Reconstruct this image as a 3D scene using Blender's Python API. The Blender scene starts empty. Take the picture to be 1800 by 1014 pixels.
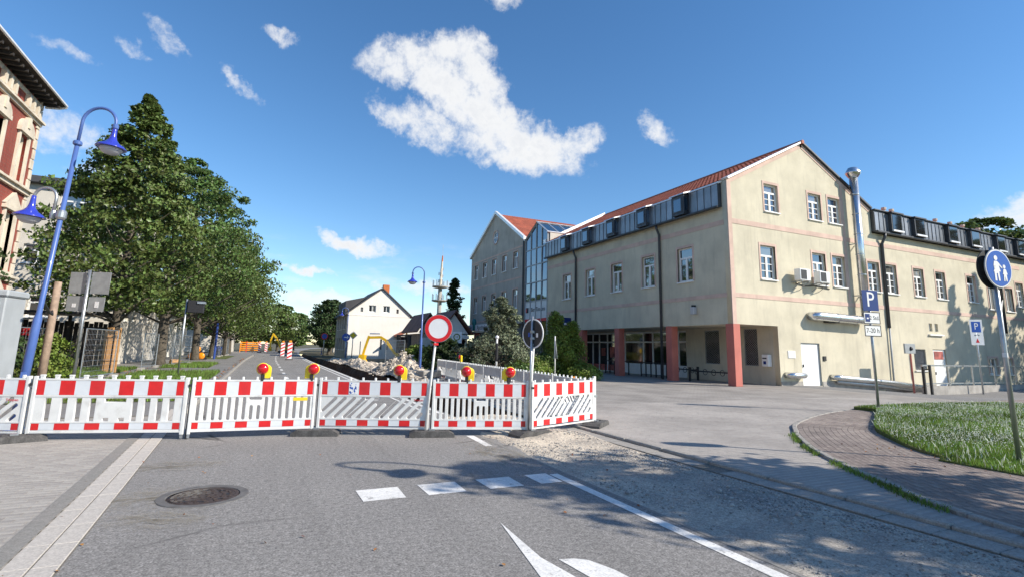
import bpy, bmesh, math, random
import numpy as np
from mathutils import Vector, Matrix
R = math.radians
rng = np.random.default_rng(7)
random.seed(7)
S = bpy.context.scene
COL = S.collection

# ---------------------------------------------------------------- camera
cd = bpy.data.cameras.new('camera'); cam = bpy.data.objects.new('camera', cd); COL.objects.link(cam)
cd.sensor_width = 36; cd.sensor_fit = 'HORIZONTAL'; cd.lens = 18.3; cd.shift_y = -0.0278
cd.clip_start = 0.05; cd.clip_end = 5000
cam.matrix_world = Matrix.Translation((0, 0, 1.6)) @ Matrix.Rotation(R(-25), 4, 'Z') @ Matrix.Rotation(R(99.61), 4, 'X') @ Matrix.Rotation(R(1.245), 4, 'Z')
S.camera = cam

# ---------------------------------------------------------------- sun, sky, exposure
SUN_AZ, SUN_EL = 132.0, 33.0
sd = bpy.data.lights.new('sun', 'SUN'); sd.energy = 4.9; sd.angle = R(0.5); sd.color = (1.0, 0.92, 0.80)
sun = bpy.data.objects.new('sun', sd); COL.objects.link(sun)
to_sun = Vector((math.sin(R(SUN_AZ)) * math.cos(R(SUN_EL)), math.cos(R(SUN_AZ)) * math.cos(R(SUN_EL)), math.sin(R(SUN_EL))))
sun.rotation_euler = to_sun.to_track_quat('Z', 'Y').to_euler(); sun.location = to_sun * 80
W = bpy.data.worlds.new('World'); S.world = W; W.use_nodes = True
S.view_settings.view_transform = 'Standard'; S.view_settings.look = 'None'; S.view_settings.gamma = 1.0
S.view_settings.use_curve_mapping = False; S.view_settings.exposure = 0.45
S.render.film_transparent = False


class NT:
    """small node-tree writer"""
    def __init__(s, tree):
        s.t = tree; s.n = tree.nodes; s.l = tree.links; s.n.clear()

    def node(s, typ, **kw):
        nd = s.n.new(typ)
        for k, v in kw.items(): setattr(nd, k, v)
        return nd

    def put(s, inp, v):
        if isinstance(v, bpy.types.NodeSocket): s.l.new(v, inp)
        elif v is not None:
            if isinstance(v, (tuple, list)) and len(v) == 3 and inp.type == 'RGBA': v = (*v, 1)
            inp.default_value = v

    def m(s, op, a, b=None, c=None, clamp=False):
        nd = s.node('ShaderNodeMath', operation=op, use_clamp=clamp)
        for i, v in enumerate((a, b, c)):
            if v is not None: s.put(nd.inputs[i], v)
        return nd.outputs[0]

    def noise(s, vec, scale, detail=4, rough=0.55, dist=0.0, out=0):
        nd = s.node('ShaderNodeTexNoise'); s.put(nd.inputs['Vector'], vec)
        for k, v in (('Scale', scale), ('Detail', detail), ('Roughness', rough), ('Distortion', dist)): nd.inputs[k].default_value = v
        return nd.outputs[out]

    def ramp(s, fac, stops):
        nd = s.node('ShaderNodeValToRGB'); e = nd.color_ramp.elements
        while len(e) < len(stops): e.new(0.5)
        for i, (p, c) in enumerate(stops):
            e[i].position = p; e[i].color = (*c, 1) if isinstance(c, (tuple, list)) else (c, c, c, 1)
        s.put(nd.inputs[0], fac); return nd.outputs[0]

    def mix(s, fac, a, b, mode='MIX'):
        nd = s.node('ShaderNodeMix', data_type='RGBA', blend_type=mode)
        s.put(nd.inputs['Factor'], fac); s.put(nd.inputs[6], a); s.put(nd.inputs[7], b); return nd.outputs[2]

    def maprange(s, v, a, b, c=0.0, d=1.0):
        nd = s.node('ShaderNodeMapRange', interpolation_type='SMOOTHSTEP'); s.put(nd.inputs[0], v)
        for i, x in enumerate((a, b, c, d)): nd.inputs[1 + i].default_value = x
        return nd.outputs[0]

    def scalevec(s, vec, sc, loc=(0, 0, 0)):
        nd = s.node('ShaderNodeMapping'); s.put(nd.inputs[0], vec); nd.inputs['Scale'].default_value = sc; nd.inputs['Location'].default_value = loc
        return nd.outputs[0]


def build_world():
    t = NT(W.node_tree)
    out = t.node('ShaderNodeOutputWorld'); bg = t.node('ShaderNodeBackground')
    sky = t.node('ShaderNodeTexSky', sky_type='NISHITA'); sky.sun_disc = False
    sky.sun_elevation = R(SUN_EL); sky.sun_rotation = R(SUN_AZ); sky.altitude = 100; sky.air_density = 1.0; sky.dust_density = 0.05; sky.ozone_density = 3.0
    co = t.node('ShaderNodeTexCoord').outputs['Generated']
    sp = t.node('ShaderNodeSeparateXYZ'); t.put(sp.inputs[0], co)
    x, y, z = sp.outputs
    az = t.m('MULTIPLY', t.m('ARCTAN2', x, y), 57.2958)
    el = t.m('MULTIPLY', t.m('ARCSINE', z), 57.2958)
    cmb = t.node('ShaderNodeCombineXYZ'); t.put(cmb.inputs[0], az); t.put(cmb.inputs[1], el)
    # warp so that the outlines are ragged
    w1 = t.noise(cmb.outputs[0], 0.22, 5, 0.62, out=1)
    ws = t.node('ShaderNodeSeparateColor'); t.put(ws.inputs[0], w1)
    azw = t.m('ADD', az, t.m('MULTIPLY', t.m('SUBTRACT', ws.outputs[0], 0.5), 6.0))
    elw = t.m('ADD', el, t.m('MULTIPLY', t.m('SUBTRACT', ws.outputs[1], 0.5), 4.5))
    # clouds: azimuth, elevation, half width, half height, tilt, strength
    blobs = [(12.0, 29.8, 5.6, 2.4, 8, 1.0), (17.6, 31.0, 4.6, 2.3, -4, 1.1), (20.6, 28.4, 4.4, 2.5, -40, 1.2), (15.5, 23.9, 4.6, 1.7, -25, .95), (24.6, 20.6, 4.5, 1.7, -8, 1.1), (17.0, 27.2, 5.8, 2.7, -32, 1.25), (22.5, 24.6, 6.5, 2.9, -30, 1.3),
             (26.8, 21.6, 6.8, 3.0, -14, 1.35), (32.0, 22.3, 3.6, 1.5, 30, .9), (13.0, 23.6, 5.0, 1.5, -28, .8), (21.5, 22.4, 4.2, 1.9, -20, 1.0),
             (41.3, 23.2, 2.2, 1.4, -32, .85), (7.9, 10.6, 4.6, 1.0, -14, 1.05), (3.2, 7.5, 3.0, .5, -6, .8), (4.6, 4.5, 5.5, .9, -3, .75),
             (-0.9, 29.6, 1.5, .8, -15, .5), (-4.2, 24.2, 1.9, .65, -40, .48), (-17.8, 23.0, 1.9, .6, -15, .35), (-13.5, 25.0, 1.3, .6, -35, .32), (70.5, 11.6, 3.2, 1.5, 5, .95),
             (-17.4, 17.2, 4.2, 1.7, -25, .48), (-11.0, 26.4, 1.7, .8, -40, .4), (23.4, 36.0, 1.6, .9, 0, .6), (-14.0, 14.0, 3.0, .8, 0, .5),
             (16.0, 6.2, 6.0, .9, 0, .6), (100, 18, 14, 4, 6, 1.0), (150, 26, 12, 4, -6, 1.0), (-60, 20, 14, 4, 5, 1.0), (-120, 28, 12, 4, -4, 1.0), (-160, 14, 15, 3, 3, 1.0), (60, 40, 9, 3, 12, .9), (-70, 45, 9, 4, 0, .9)]
    env = None
    for a, e, ra, re, tilt, st in blobs:
        ca, sa = math.cos(R(tilt)), math.sin(R(tilt)); k = math.cos(R(e))
        da = t.m('MULTIPLY', t.m('SUBTRACT', azw, a), k); de = t.m('SUBTRACT', elw, e)
        u = t.m('ADD', t.m('MULTIPLY', da, ca / ra), t.m('MULTIPLY', de, sa / ra))
        v = t.m('ADD', t.m('MULTIPLY', da, -sa / re), t.m('MULTIPLY', de, ca / re))
        d2 = t.m('ADD', t.m('MULTIPLY', u, u), t.m('MULTIPLY', v, v))
        b = t.m('MULTIPLY', t.m('SUBTRACT', 1.0, d2), st)
        env = b if env is None else t.m('MAXIMUM', env, b)
    env = t.m('MAXIMUM', env, -0.6)
    n1 = t.noise(cmb.outputs[0], 0.45, 8, 0.66, 0.3)
    n2 = t.noise(cmb.outputs[0], 1.7, 7, 0.62)
    dens = t.m('ADD', env, t.m('MULTIPLY', t.m('SUBTRACT', n1, 0.5), 2.1))
    dens = t.m('ADD', dens, t.m('MULTIPLY', t.m('SUBTRACT', n2, 0.5), 0.85))
    mask = t.maprange(dens, -0.2, 1.25)
    mask = t.m('MULTIPLY', mask, t.maprange(env, -0.35, 0.15))
    low = t.m('MULTIPLY', t.maprange(t.noise(t.scalevec(cmb.outputs[0], (1, 3.2, 1)), 0.14, 7, 0.6), 0.5, 0.72), t.m('MULTIPLY', t.maprange(el, 0.5, 3), t.maprange(el, 13, 5)))
    mask = t.m('MAXIMUM', mask, t.m('MULTIPLY', low, 0.42))
    thick = t.maprange(t.m('ADD', dens, t.m('MULTIPLY', t.m('SUBTRACT', n1, 0.5), 1.2)), 0.6, 1.9)
    shade = t.mix(thick, (5.35, 5.38, 5.4), (4.55, 4.68, 4.9))
    hsv = t.node('ShaderNodeHueSaturation'); hsv.inputs['Saturation'].default_value = 1.19; hsv.inputs['Value'].default_value = 1.0
    t.put(hsv.inputs['Color'], sky.outputs[0])
    col = t.mix(mask, hsv.outputs[0], shade)
    t.put(bg.inputs[0], col); bg.inputs[1].default_value = 0.134
    t.l.new(bg.outputs[0], out.inputs[0])


build_world()

# ---------------------------------------------------------------- materials
MAT = {}


def mat(name, col, rough=0.7, metal=0.0, var=0.0, vscale=3.0, bump=0.0, bscale=40.0, island=0.0, objrand=0.0, trans=0.0, stain=0.0,
        stain_col=None, stain_scale=(1.2, 1.2, 0.25), streak=0.0, speck=0.0, speck_scale=150, emit=None, spec=0.5, coat=0.0, coords='Object'):
    mt = bpy.data.materials.new(name); mt.use_nodes = True; t = NT(mt.node_tree)
    out = t.node('ShaderNodeOutputMaterial'); b = t.node('ShaderNodeBsdfPrincipled')
    co = t.node('ShaderNodeTexCoord').outputs[coords]
    c = col
    if var:
        nz = t.noise(co, vscale, 6, 0.6)
        c = t.mix(t.maprange(nz, 0.3, 0.7), tuple(v * (1 - var) for v in col), tuple(min(1, v * (1 + var * .7)) for v in col))
    if stain:
        sc = t.scalevec(co, stain_scale)
        nz = t.maprange(t.noise(sc, 1.6, 8, 0.68), 0.48, 0.74)
        c = t.mix(t.m('MULTIPLY', nz, stain), c, stain_col or tuple(v * .45 for v in col))
    if streak:
        nz = t.m('MULTIPLY', t.maprange(t.noise(t.scalevec(co, (3.5, 3.5, .16)), 1.5, 5, .6), .52, .78), t.maprange(t.noise(co, .35, 3), .42, .62))
        c = t.mix(t.m('MULTIPLY', nz, streak), c, tuple(v * .42 for v in col))
    if speck:
        nz = t.noise(co, speck_scale, 2, 0.5)
        c = t.mix(1.0, c, t.ramp(nz, [(0.3, 1 - speck), (0.5, 1.0), (0.7, 1 + speck)]), 'MULTIPLY')
    if island or objrand:
        r = None
        if island:
            r = t.m('MULTIPLY', t.m('SUBTRACT', t.node('ShaderNodeNewGeometry').outputs['Random Per Island'], 0.5), island * 2)
        if objrand:
            r2 = t.m('MULTIPLY', t.m('SUBTRACT', t.node('ShaderNodeObjectInfo').outputs['Random'], 0.5), objrand * 2)
            r = r2 if r is None else t.m('ADD', r, r2)
        hs = t.node('ShaderNodeHueSaturation'); t.put(hs.inputs['Color'], c); t.put(hs.inputs['Value'], t.m('ADD', 1.0, r))
        t.put(hs.inputs['Hue'], t.m('ADD', 0.5, t.m('MULTIPLY', r, 0.05)))
        c = hs.outputs[0]
    if name == 'glass':
        c = t.ramp(t.node('ShaderNodeObjectInfo').outputs['Random'], [(.0, (.012, .016, .02)), (.6, (.03, .034, .038)), (.72, (.13, .13, .12)), (1.0, (.32, .31, .29))])
    t.put(b.inputs['Base Color'], c); b.inputs['Roughness'].default_value = rough; b.inputs['Metallic'].default_value = metal
    if name.startswith('glass'): b.inputs['IOR'].default_value = 1.85
    b.inputs['Specular IOR Level'].default_value = spec; b.inputs['Coat Weight'].default_value = coat
    if bump:
        bp = t.node('ShaderNodeBump'); bp.inputs['Strength'].default_value = bump; bp.inputs['Distance'].default_value = 0.02
        t.put(bp.inputs['Height'], t.noise(co, bscale, 5, 0.6)); t.l.new(bp.outputs[0], b.inputs['Normal'])
    sh = b.outputs[0]
    if trans:
        tr = t.node('ShaderNodeBsdfTranslucent'); t.put(tr.inputs[0], c)
        mx = t.node('ShaderNodeMixShader'); mx.inputs[0].default_value = trans
        t.l.new(b.outputs[0], mx.inputs[1]); t.l.new(tr.outputs[0], mx.inputs[2]); sh = mx.outputs[0]
    if emit:
        t.put(b.inputs['Emission Color'], emit[0]); b.inputs['Emission Strength'].default_value = emit[1]
    t.l.new(sh, out.inputs[0]); MAT[name] = mt
    return mt


def ground_mat(name, base, patch, fine=0.25, fscale=90.0, pscale=0.5, rough=0.9, bump=0.35, bscale=120.0, crack=0.0, tint=0.3, track=0.0, chip=0.0, gradient=None):
    """aggregate surface: coarse patches, fine grains, optional thin cracks"""
    mt = bpy.data.materials.new(name); mt.use_nodes = True; t = NT(mt.node_tree)
    out = t.node('ShaderNodeOutputMaterial'); b = t.node('ShaderNodeBsdfPrincipled')
    co = t.node('ShaderNodeTexCoord').outputs['Object']
    c = t.mix(t.m('MULTIPLY', t.maprange(t.noise(co, pscale, 7, 0.62), 0.38, 0.68), tint), base, patch)
    g = t.noise(co, fscale, 3, 0.7); g2 = t.noise(co, fscale * 0.33, 3, 0.6)
    c = t.mix(1.0, c, t.ramp(g, [(0.28, 1 - fine * 1.6), (0.5, 1.0), (0.72, 1 + fine * 1.6)]), 'MULTIPLY')
    c = t.mix(1.0, c, t.ramp(g2, [(0.3, 1 - fine * .7), (0.5, 1.0), (0.7, 1 + fine * .7)]), 'MULTIPLY')
    if track:
        c = t.mix(t.m('MULTIPLY', t.maprange(t.noise(t.scalevec(co, (1.5, .10, 1)), 1.3, 4, .6), .45, .68), track), c, tuple(x * .35 for x in base))
        c = t.mix(t.m('MULTIPLY', t.maprange(t.noise(co, 1.1, 6, .7), .60, .74), .35), c, tuple(x * .5 for x in base))
    if chip:
        c = t.mix(t.m('MULTIPLY', t.maprange(t.noise(co, 9.0, 7, .72), .56, .66), chip), c, (.24, .232, .22))
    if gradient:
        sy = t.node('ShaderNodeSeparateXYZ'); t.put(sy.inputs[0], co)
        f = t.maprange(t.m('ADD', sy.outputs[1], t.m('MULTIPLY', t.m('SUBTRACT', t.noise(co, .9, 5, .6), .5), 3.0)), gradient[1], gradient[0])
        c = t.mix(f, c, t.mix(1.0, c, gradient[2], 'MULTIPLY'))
    if crack:
        v = t.node('ShaderNodeTexVoronoi', feature='DISTANCE_TO_EDGE'); v.inputs['Scale'].default_value = crack
        t.put(v.inputs['Vector'], t.mix(0.12, co, t.noise(co, 1.5, 4, 0.6, out=1)))
        c = t.mix(t.m('MULTIPLY', t.maprange(v.outputs[0], 0.012, 0.0), t.maprange(t.noise(co, 0.35, 2), .5, .6)), c, tuple(x * .35 for x in base))
    t.put(b.inputs['Base Color'], c); b.inputs['Roughness'].default_value = rough; b.inputs['Specular IOR Level'].default_value = 0.3
    bp = t.node('ShaderNodeBump'); bp.inputs['Strength'].default_value = bump; bp.inputs['Distance'].default_value = 0.01
    t.put(bp.inputs['Height'], t.noise(co, bscale, 4, 0.7)); t.l.new(bp.outputs[0], b.inputs['Normal'])
    t.l.new(b.outputs[0], out.inputs[0]); MAT[name] = mt
    return mt


def brick_mat(name, c1, c2, joint, bw, bh, mortar=0.012, rot=(0, 0, 0), bump=0.4, var=0.3, rough=0.85):
    mt = bpy.data.materials.new(name); mt.use_nodes = True; t = NT(mt.node_tree)
    out = t.node('ShaderNodeOutputMaterial'); b = t.node('ShaderNodeBsdfPrincipled')
    co = t.node('ShaderNodeTexCoord').outputs['Object']
    mp = t.node('ShaderNodeMapping'); t.put(mp.inputs[0], co); mp.inputs['Rotation'].default_value = rot
    br = t.node('ShaderNodeTexBrick'); t.put(br.inputs['Vector'], mp.outputs[0])
    for k, v in (('Color1', (*c1, 1)), ('Color2', (*c2, 1)), ('Mortar', (*joint, 1)), ('Scale', 1.0), ('Mortar Size', mortar), ('Brick Width', bw), ('Row Height', bh), ('Bias', 0.0)): br.inputs[k].default_value = v
    c = t.mix(t.maprange(t.noise(co, 0.8, 6), .3, .7), br.outputs[0], t.mix(1.0, br.outputs[0], (1 - var, 1 - var, 1 - var), 'MULTIPLY'))
    t.put(b.inputs['Base Color'], c); b.inputs['Roughness'].default_value = rough
    bp = t.node('ShaderNodeBump', invert=True); bp.inputs['Strength'].default_value = bump; bp.inputs['Distance'].default_value = 0.01
    t.put(bp.inputs['Height'], br.outputs[1]); t.l.new(bp.outputs[0], b.inputs['Normal'])
    t.l.new(b.outputs[0], out.inputs[0]); MAT[name] = mt


ground_mat('asphalt', (.235, .225, .213), (.29, .276, .26), track=.16, fine=.42, fscale=62, pscale=.45, crack=.35, tint=.5)
ground_mat('asphalt_far', (.11, .11, .115), (.16, .16, .16), fine=.2, fscale=60, pscale=.3, tint=.5)
ground_mat('side_asphalt', (.20, .195, .19), (.27, .26, .25), fine=.22, fscale=50, pscale=.4, tint=.6)
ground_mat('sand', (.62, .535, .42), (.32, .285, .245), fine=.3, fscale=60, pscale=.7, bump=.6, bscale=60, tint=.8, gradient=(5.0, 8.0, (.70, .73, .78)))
ground_mat('earth', (.085, .052, .032), (.16, .11, .07), fine=.4, fscale=22, pscale=1.2, bump=1.0, bscale=14, tint=.7)
ground_mat('rubble', (.56, .49, .40), (.34, .28, .21), fine=.4, fscale=14, pscale=1.1, bump=1.0, bscale=10, tint=.8)
ground_mat('soil', (.12, .095, .065), (.09, .10, .04), fine=.4, fscale=30, pscale=.6, bump=.8, bscale=30, tint=.9)
ground_mat('turf', (.075, .11, .025), (.16, .14, .06), fine=.4, fscale=40, pscale=.5, bump=.8, bscale=40, tint=.8)
ground_mat('paint_line', (.74, .73, .70), (.55, .54, .51), chip=.75, fine=.12, fscale=60, pscale=3.0, bump=.1, tint=.5)
ground_mat('slab', (.49, .455, .41), (.37, .345, .31), fine=.14, fscale=60, pscale=.9, bump=.2, tint=.6)
ground_mat('gutter_dark', (.25, .24, .22), (.26, .24, .22), fine=.18, fscale=60, pscale=.9, bump=.2, tint=.6)
ground_mat('kerb', (.33, .31, .28), (.22, .21, .19), fine=.2, fscale=50, pscale=1.4, bump=.3, tint=.6)
mat('paver_grey', (.375, .35, .318), .9, var=.2, vscale=.7, island=.10, objrand=.10, speck=.25, speck_scale=90, bump=.25, bscale=90)
mat('paver_warm', (.36, .33, .298), .9, var=.2, vscale=.5, island=.05, objrand=.05, speck=.22, speck_scale=80, bump=.2, bscale=80)
mat('paver_dark', (.25, .205, .18), .9, var=.25, vscale=.8, island=.16, objrand=.16, speck=.25, speck_scale=80, bump=.25, bscale=80)
ground_mat('joint', (.19, .172, .15), (.14, .135, .10), fine=.3, fscale=60, pscale=2, tint=.6)
brick_mat('paver_far', (.365, .335, .302), (.345, .315, .285), (.30, .275, .245), .2, .1)
mat('stucco_beige', (.60, .55, .425), .92, streak=.35, var=.12, vscale=.6, bump=.35, bscale=60, stain=.38, stain_col=(.35, .32, .26), speck=.06, speck_scale=60, spec=.15)
mat('stucco_grey', (.46, .43, .375), .92, streak=.3, var=.15, vscale=.6, bump=.35, bscale=60, stain=.5, stain_col=(.19, .18, .16), speck=.08, speck_scale=60, spec=.15)
mat('stucco_white', (.80, .77, .71), .9, var=.05, vscale=.5, bump=.2, bscale=50, stain=.2, stain_col=(.5, .47, .42), spec=.2)
mat('stucco_cream', (.60, .56, .49), .9, var=.1, vscale=.5, bump=.3, bscale=50, stain=.4, stain_col=(.36, .33, .28), spec=.2)
mat('stucco_dark', (.16, .15, .145), .9, var=.15, vscale=.6, bump=.3, bscale=40, stain=.4)
mat('pink_trim', (.62, .46, .385), .9, var=.14, vscale=.9, bump=.2, bscale=60, stain=.3, stain_col=(.38, .27, .21), spec=.15)
mat('red_column', (.50, .155, .12), .75, var=.12, vscale=.9, stain=.25)
mat('zinc', (.27, .285, .31), .40, metal=.7, var=.18, vscale=1.5, objrand=.18, stain=.3)
mat('zinc_dark', (.075, .08, .09), .5, metal=.5, var=.2, vscale=2)
mat('sheet_white', (.82, .82, .82), .4, metal=.3, var=.08)
mat('roof_tile', (.40, .115, .065), .7, var=.25, vscale=.8, speck=.22, speck_scale=9, bump=.2, bscale=20)
mat('roof_brown', (.19, .09, .065), .75, var=.25, vscale=1, speck=.2, speck_scale=9)
mat('roof_dark', (.06, .06, .065), .75, var=.25, vscale=1)
mat('frame_white', (.82, .82, .80), .4, var=.05)
mat('glass', (.03, .036, .042), .03, spec=1.0, coat=1.0)
mat('glass_blue', (.02, .05, .09), .03, spec=1.0, coat=1.0, metal=.35)
mat('glass_shop', (.018, .018, .018), .06, spec=.7, coat=.4)
mat('black_metal', (.02, .02, .022), .5, var=.2)
mat('galv', (.46, .48, .50), .38, metal=.8, var=.15, vscale=5)
mat('steel_bright', (.68, .69, .70), .25, metal=.95, var=.08, vscale=3)
mat('lamp_blue', (.075, .14, .38), .35, coat=.3, var=.1, vscale=2)
mat('lamp_shade', (.035, .05, .42), .2, coat=.7)
mat('lamp_glass', (.7, .7, .72), .12, trans=.4, coat=.5)
mat('white_plastic', (.84, .84, .82), .45, var=.05, vscale=4, trans=.18, stain=.42, stain_col=(.42, .39, .34), stain_scale=(2.5, 2.5, 2.0))
mat('red_foil', (.64, .014, .016), .38, var=.14, vscale=4, coat=.15, stain=.25, stain_col=(.45, .05, .05))
mat('white_foil', (.66, .69, .72), .35, var=.05, vscale=5, coat=.2)
mat('rubber', (.085, .082, .08), .85, var=.3, vscale=9, speck=.3, speck_scale=60, bump=.4, bscale=50)
mat('yellow_plastic', (.85, .62, .02), .4, var=.08, coat=.2)
mat('red_lens', (.60, .005, .008), .12, coat=1.0, trans=.12)
mat('orange_lens', (.9, .30, .01), .2, coat=.8)
mat('sign_white', (.80, .80, .80), .45, var=.03)
mat('sign_red', (.65, .012, .018), .4)
mat('sign_blue', (.008, .08, .42), .35)
mat('sign_navy', (.008, .03, .17), .35)
mat('sign_back', (.34, .36, .37), .5, metal=.25, var=.15, vscale=4)
mat('sign_back_dark', (.035, .04, .042), .5, metal=.2, var=.15)
mat('ink', (.015, .015, .018), .6)
mat('grey_box', (.36, .385, .40), .5, var=.08, vscale=2, stain=.2)
mat('wood_raw', (.52, .28, .11), .8, var=.25, vscale=4, stain=.3, stain_scale=(8, 8, .6))
mat('wood_grey', (.36, .26, .19), .85, var=.25, vscale=5, stain=.3, stain_scale=(8, 8, .6))
mat('wood_dark', (.03, .025, .022), .8, var=.35, vscale=3, objrand=.3)
mat('bark', (.10, .085, .065), .95, var=.4, vscale=7, bump=1.0, bscale=22, stain=.5, stain_scale=(5, 5, .9))
mat('cast_iron', (.10, .075, .065), .65, metal=.55, var=.35, vscale=14, bump=.5, bscale=120)
mat('cast_ring', (.13, .125, .12), .8, var=.25, vscale=9, bump=.4, bscale=90)
mat('machine_yellow', (.78, .48, .015), .45, var=.15, vscale=3, coat=.2)
mat('machine_dark', (.03, .032, .034), .6, var=.2)
mat('rock', (.46, .41, .35), .95, var=.35, vscale=6, bump=.8, bscale=15, island=.25)
mat('pebble', (.32, .30, .28), .9, island=.45, var=.2, vscale=8)
mat('brick_orange', (.55, .16, .05), .8, var=.2)
mat('sandstone', (.62, .55, .44), .88, var=.15, vscale=2, bump=.3, bscale=30, stain=.45, stain_col=(.30, .26, .2))
brick_mat('brick_red', (.34, .05, .03), (.25, .035, .022), (.20, .13, .10), .25, .075, .008, rot=(R(90), 0, R(90)), var=.25)
mat('concrete', (.36, .34, .31), .95, var=.2, vscale=2, bump=.4, bscale=30, stain=.4)
mat('leaf_linden', (.112, .172, .045), .36, island=.6, var=.3, vscale=.35, trans=.3, spec=.35)
mat('leaf_olive', (.122, .165, .044), .4, island=.58, var=.3, vscale=.3, trans=.25, spec=.3)
mat('leaf_dark', (.045, .075, .022), .6, island=.4, var=.3, vscale=.5, trans=.15, spec=.3)
mat('leaf_thuja', (.17, .23, .035), .6, island=.4, var=.35, vscale=1.4, trans=.2)
mat('leaf_pine', (.17, .195, .115), .65, island=.5, var=.4, vscale=1.0, trans=.12)
mat('grass_blade', (.17, .26, .045), .7, island=.5, var=.4, vscale=.6, trans=.35)
mat('grass_pale', (.72, .74, .64), .8, island=.3, trans=.3)
mat('dry_leaf', (.30, .11, .03), .8, island=.5)
mat('teal', (.01, .16, .17), .5)
mat('poster', (.45, .12, .10), .6, var=.6, vscale=2.0)
mat('plastic_blue', (.02, .06, .28), .4)

# ---------------------------------------------------------------- mesh helpers


class MB:
    """collects geometry for ONE mesh object"""
    def __init__(s): s.v = []; s.f = []

    def add(s, vs, fs):
        o = len(s.v); s.v += [tuple(v) for v in vs]; s.f += [tuple(i + o for i in f) for f in fs]; return s

    def box(s, x0, x1, y0, y1, z0, z1, ch=0.0):
        if not ch:
            return s.add([(x0, y0, z0), (x1, y0, z0), (x1, y1, z0), (x0, y1, z0), (x0, y0, z1), (x1, y0, z1), (x1, y1, z1), (x0, y1, z1)],
                         [(3, 2, 1, 0), (4, 5, 6, 7), (0, 1, 5, 4), (1, 2, 6, 5), (2, 3, 7, 6), (3, 0, 4, 7)])
        bm = bmesh.new(); m = MB().box(x0, x1, y0, y1, z0, z1)
        bv = [bm.verts.new(v) for v in m.v]
        for f in m.f: bm.faces.new([bv[i] for i in f])
        bmesh.ops.bevel(bm, geom=bm.edges[:], offset=ch, segments=1, affect='EDGES')
        bm.verts.index_update()
        s.add([v.co for v in bm.verts], [[v.index for v in f.verts] for f in bm.faces]); bm.free(); return s

    def tube(s, pts, r, n=10, caps=True):
        pts = [Vector(p) for p in pts]; rs = r if isinstance(r, (list, tuple)) else [r] * len(pts)
        rings = []; prev = None
        for i, p in enumerate(pts):
            d = (pts[min(i + 1, len(pts) - 1)] - pts[max(i - 1, 0)]).normalized()
            if prev is None:
                a = Vector((1, 0, 0)) if abs(d.x) < .8 else Vector((0, 1, 0)); u = d.cross(a).normalized()
            else:
                u = (prev - d * prev.dot(d)).normalized()
            prev = u; w = d.cross(u)
            rings.append([p + (u * math.cos(2 * math.pi * k / n) + w * math.sin(2 * math.pi * k / n)) * rs[i] for k in range(n)])
        vs = [v for rg in rings for v in rg]; fs = []
        for i in range(len(rings) - 1):
            for k in range(n):
                fs.append((i * n + k, i * n + (k + 1) % n, (i + 1) * n + (k + 1) % n, (i + 1) * n + k))
        if caps:
            fs.append(tuple(range(n - 1, -1, -1))); fs.append(tuple((len(rings) - 1) * n + k for k in range(n)))
        return s.add(vs, fs)

    def lathe(s, prof, n=20, c=(0, 0, 0)):
        vs = []; fs = []
        for r, z in prof:
            vs += [(c[0] + r * math.cos(2 * math.pi * k / n), c[1] + r * math.sin(2 * math.pi * k / n), c[2] + z) for k in range(n)]
        for i in range(len(prof) - 1):
            for k in range(n): fs.append((i * n + k, i * n + (k + 1) % n, (i + 1) * n + (k + 1) % n, (i + 1) * n + k))
        fs.append(tuple(range(n - 1, -1, -1))); fs.append(tuple((len(prof) - 1) * n + k for k in range(n)))
        return s.add(vs, fs)

    def prism(s, poly, z0, z1):
        n = len(poly); vs = [(x, y, z0) for x, y in poly] + [(x, y, z1) for x, y in poly]
        return s.add(vs, [tuple(range(n - 1, -1, -1)), tuple(range(n, 2 * n))] + [(k, (k + 1) % n, n + (k + 1) % n, n + k) for k in range(n)])

    def sheet(s, poly, z=0.0):
        return s.add([(x, y, z) for x, y in poly], [tuple(range(len(poly)))])

    def xf(s, M):
        s.v = [tuple(M @ Vector(v)) for v in s.v]; return s

    def mesh(s, name, smooth=False):
        me = bpy.data.meshes.new(name); me.from_pydata(s.v, [], s.f); me.update()
        if smooth: me.shade_smooth()
        return me


def link(o, parent=None):
    COL.objects.link(o)
    if parent is not None: o.parent = parent
    return o


def tag(o, label=None, cat=None, group=None, kind=None):
    if label: o['label'] = label
    if cat: o['category'] = cat
    if group: o['group'] = group
    if kind: o['kind'] = kind
    return o


def obj(name, g, m=None, parent=None, loc=None, rot=None, smooth=False):
    me = g.mesh(name, smooth) if isinstance(g, MB) else g
    if m and not me.materials: me.materials.append(MAT[m])
    o = bpy.data.objects.new(name, me)
    if loc is not None: o.location = loc
    if rot is not None: o.rotation_euler = rot
    return link(o, parent)


def thing(name, label, cat, loc=(0, 0, 0), rz=0.0, group=None):
    o = bpy.data.objects.new(name, None); o.empty_display_size = .2; o.location = loc; o.rotation_euler = (0, 0, rz)
    link(o); return tag(o, label, cat, group)


def struct(name, g, m):
    return tag(obj(name, g, m), kind='structure')


def dup(root, loc, rz, label, group=None, cat=None):
    r = root.copy(); COL.objects.link(r); r.location = loc; r.rotation_euler = (0, 0, rz)
    r['label'] = label
    if group: r['group'] = group
    for c in root.children:
        c2 = c.copy(); COL.objects.link(c2); c2.parent = r
        for d in c.children:
            d2 = d.copy(); COL.objects.link(d2); d2.parent = c2
    return r


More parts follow.
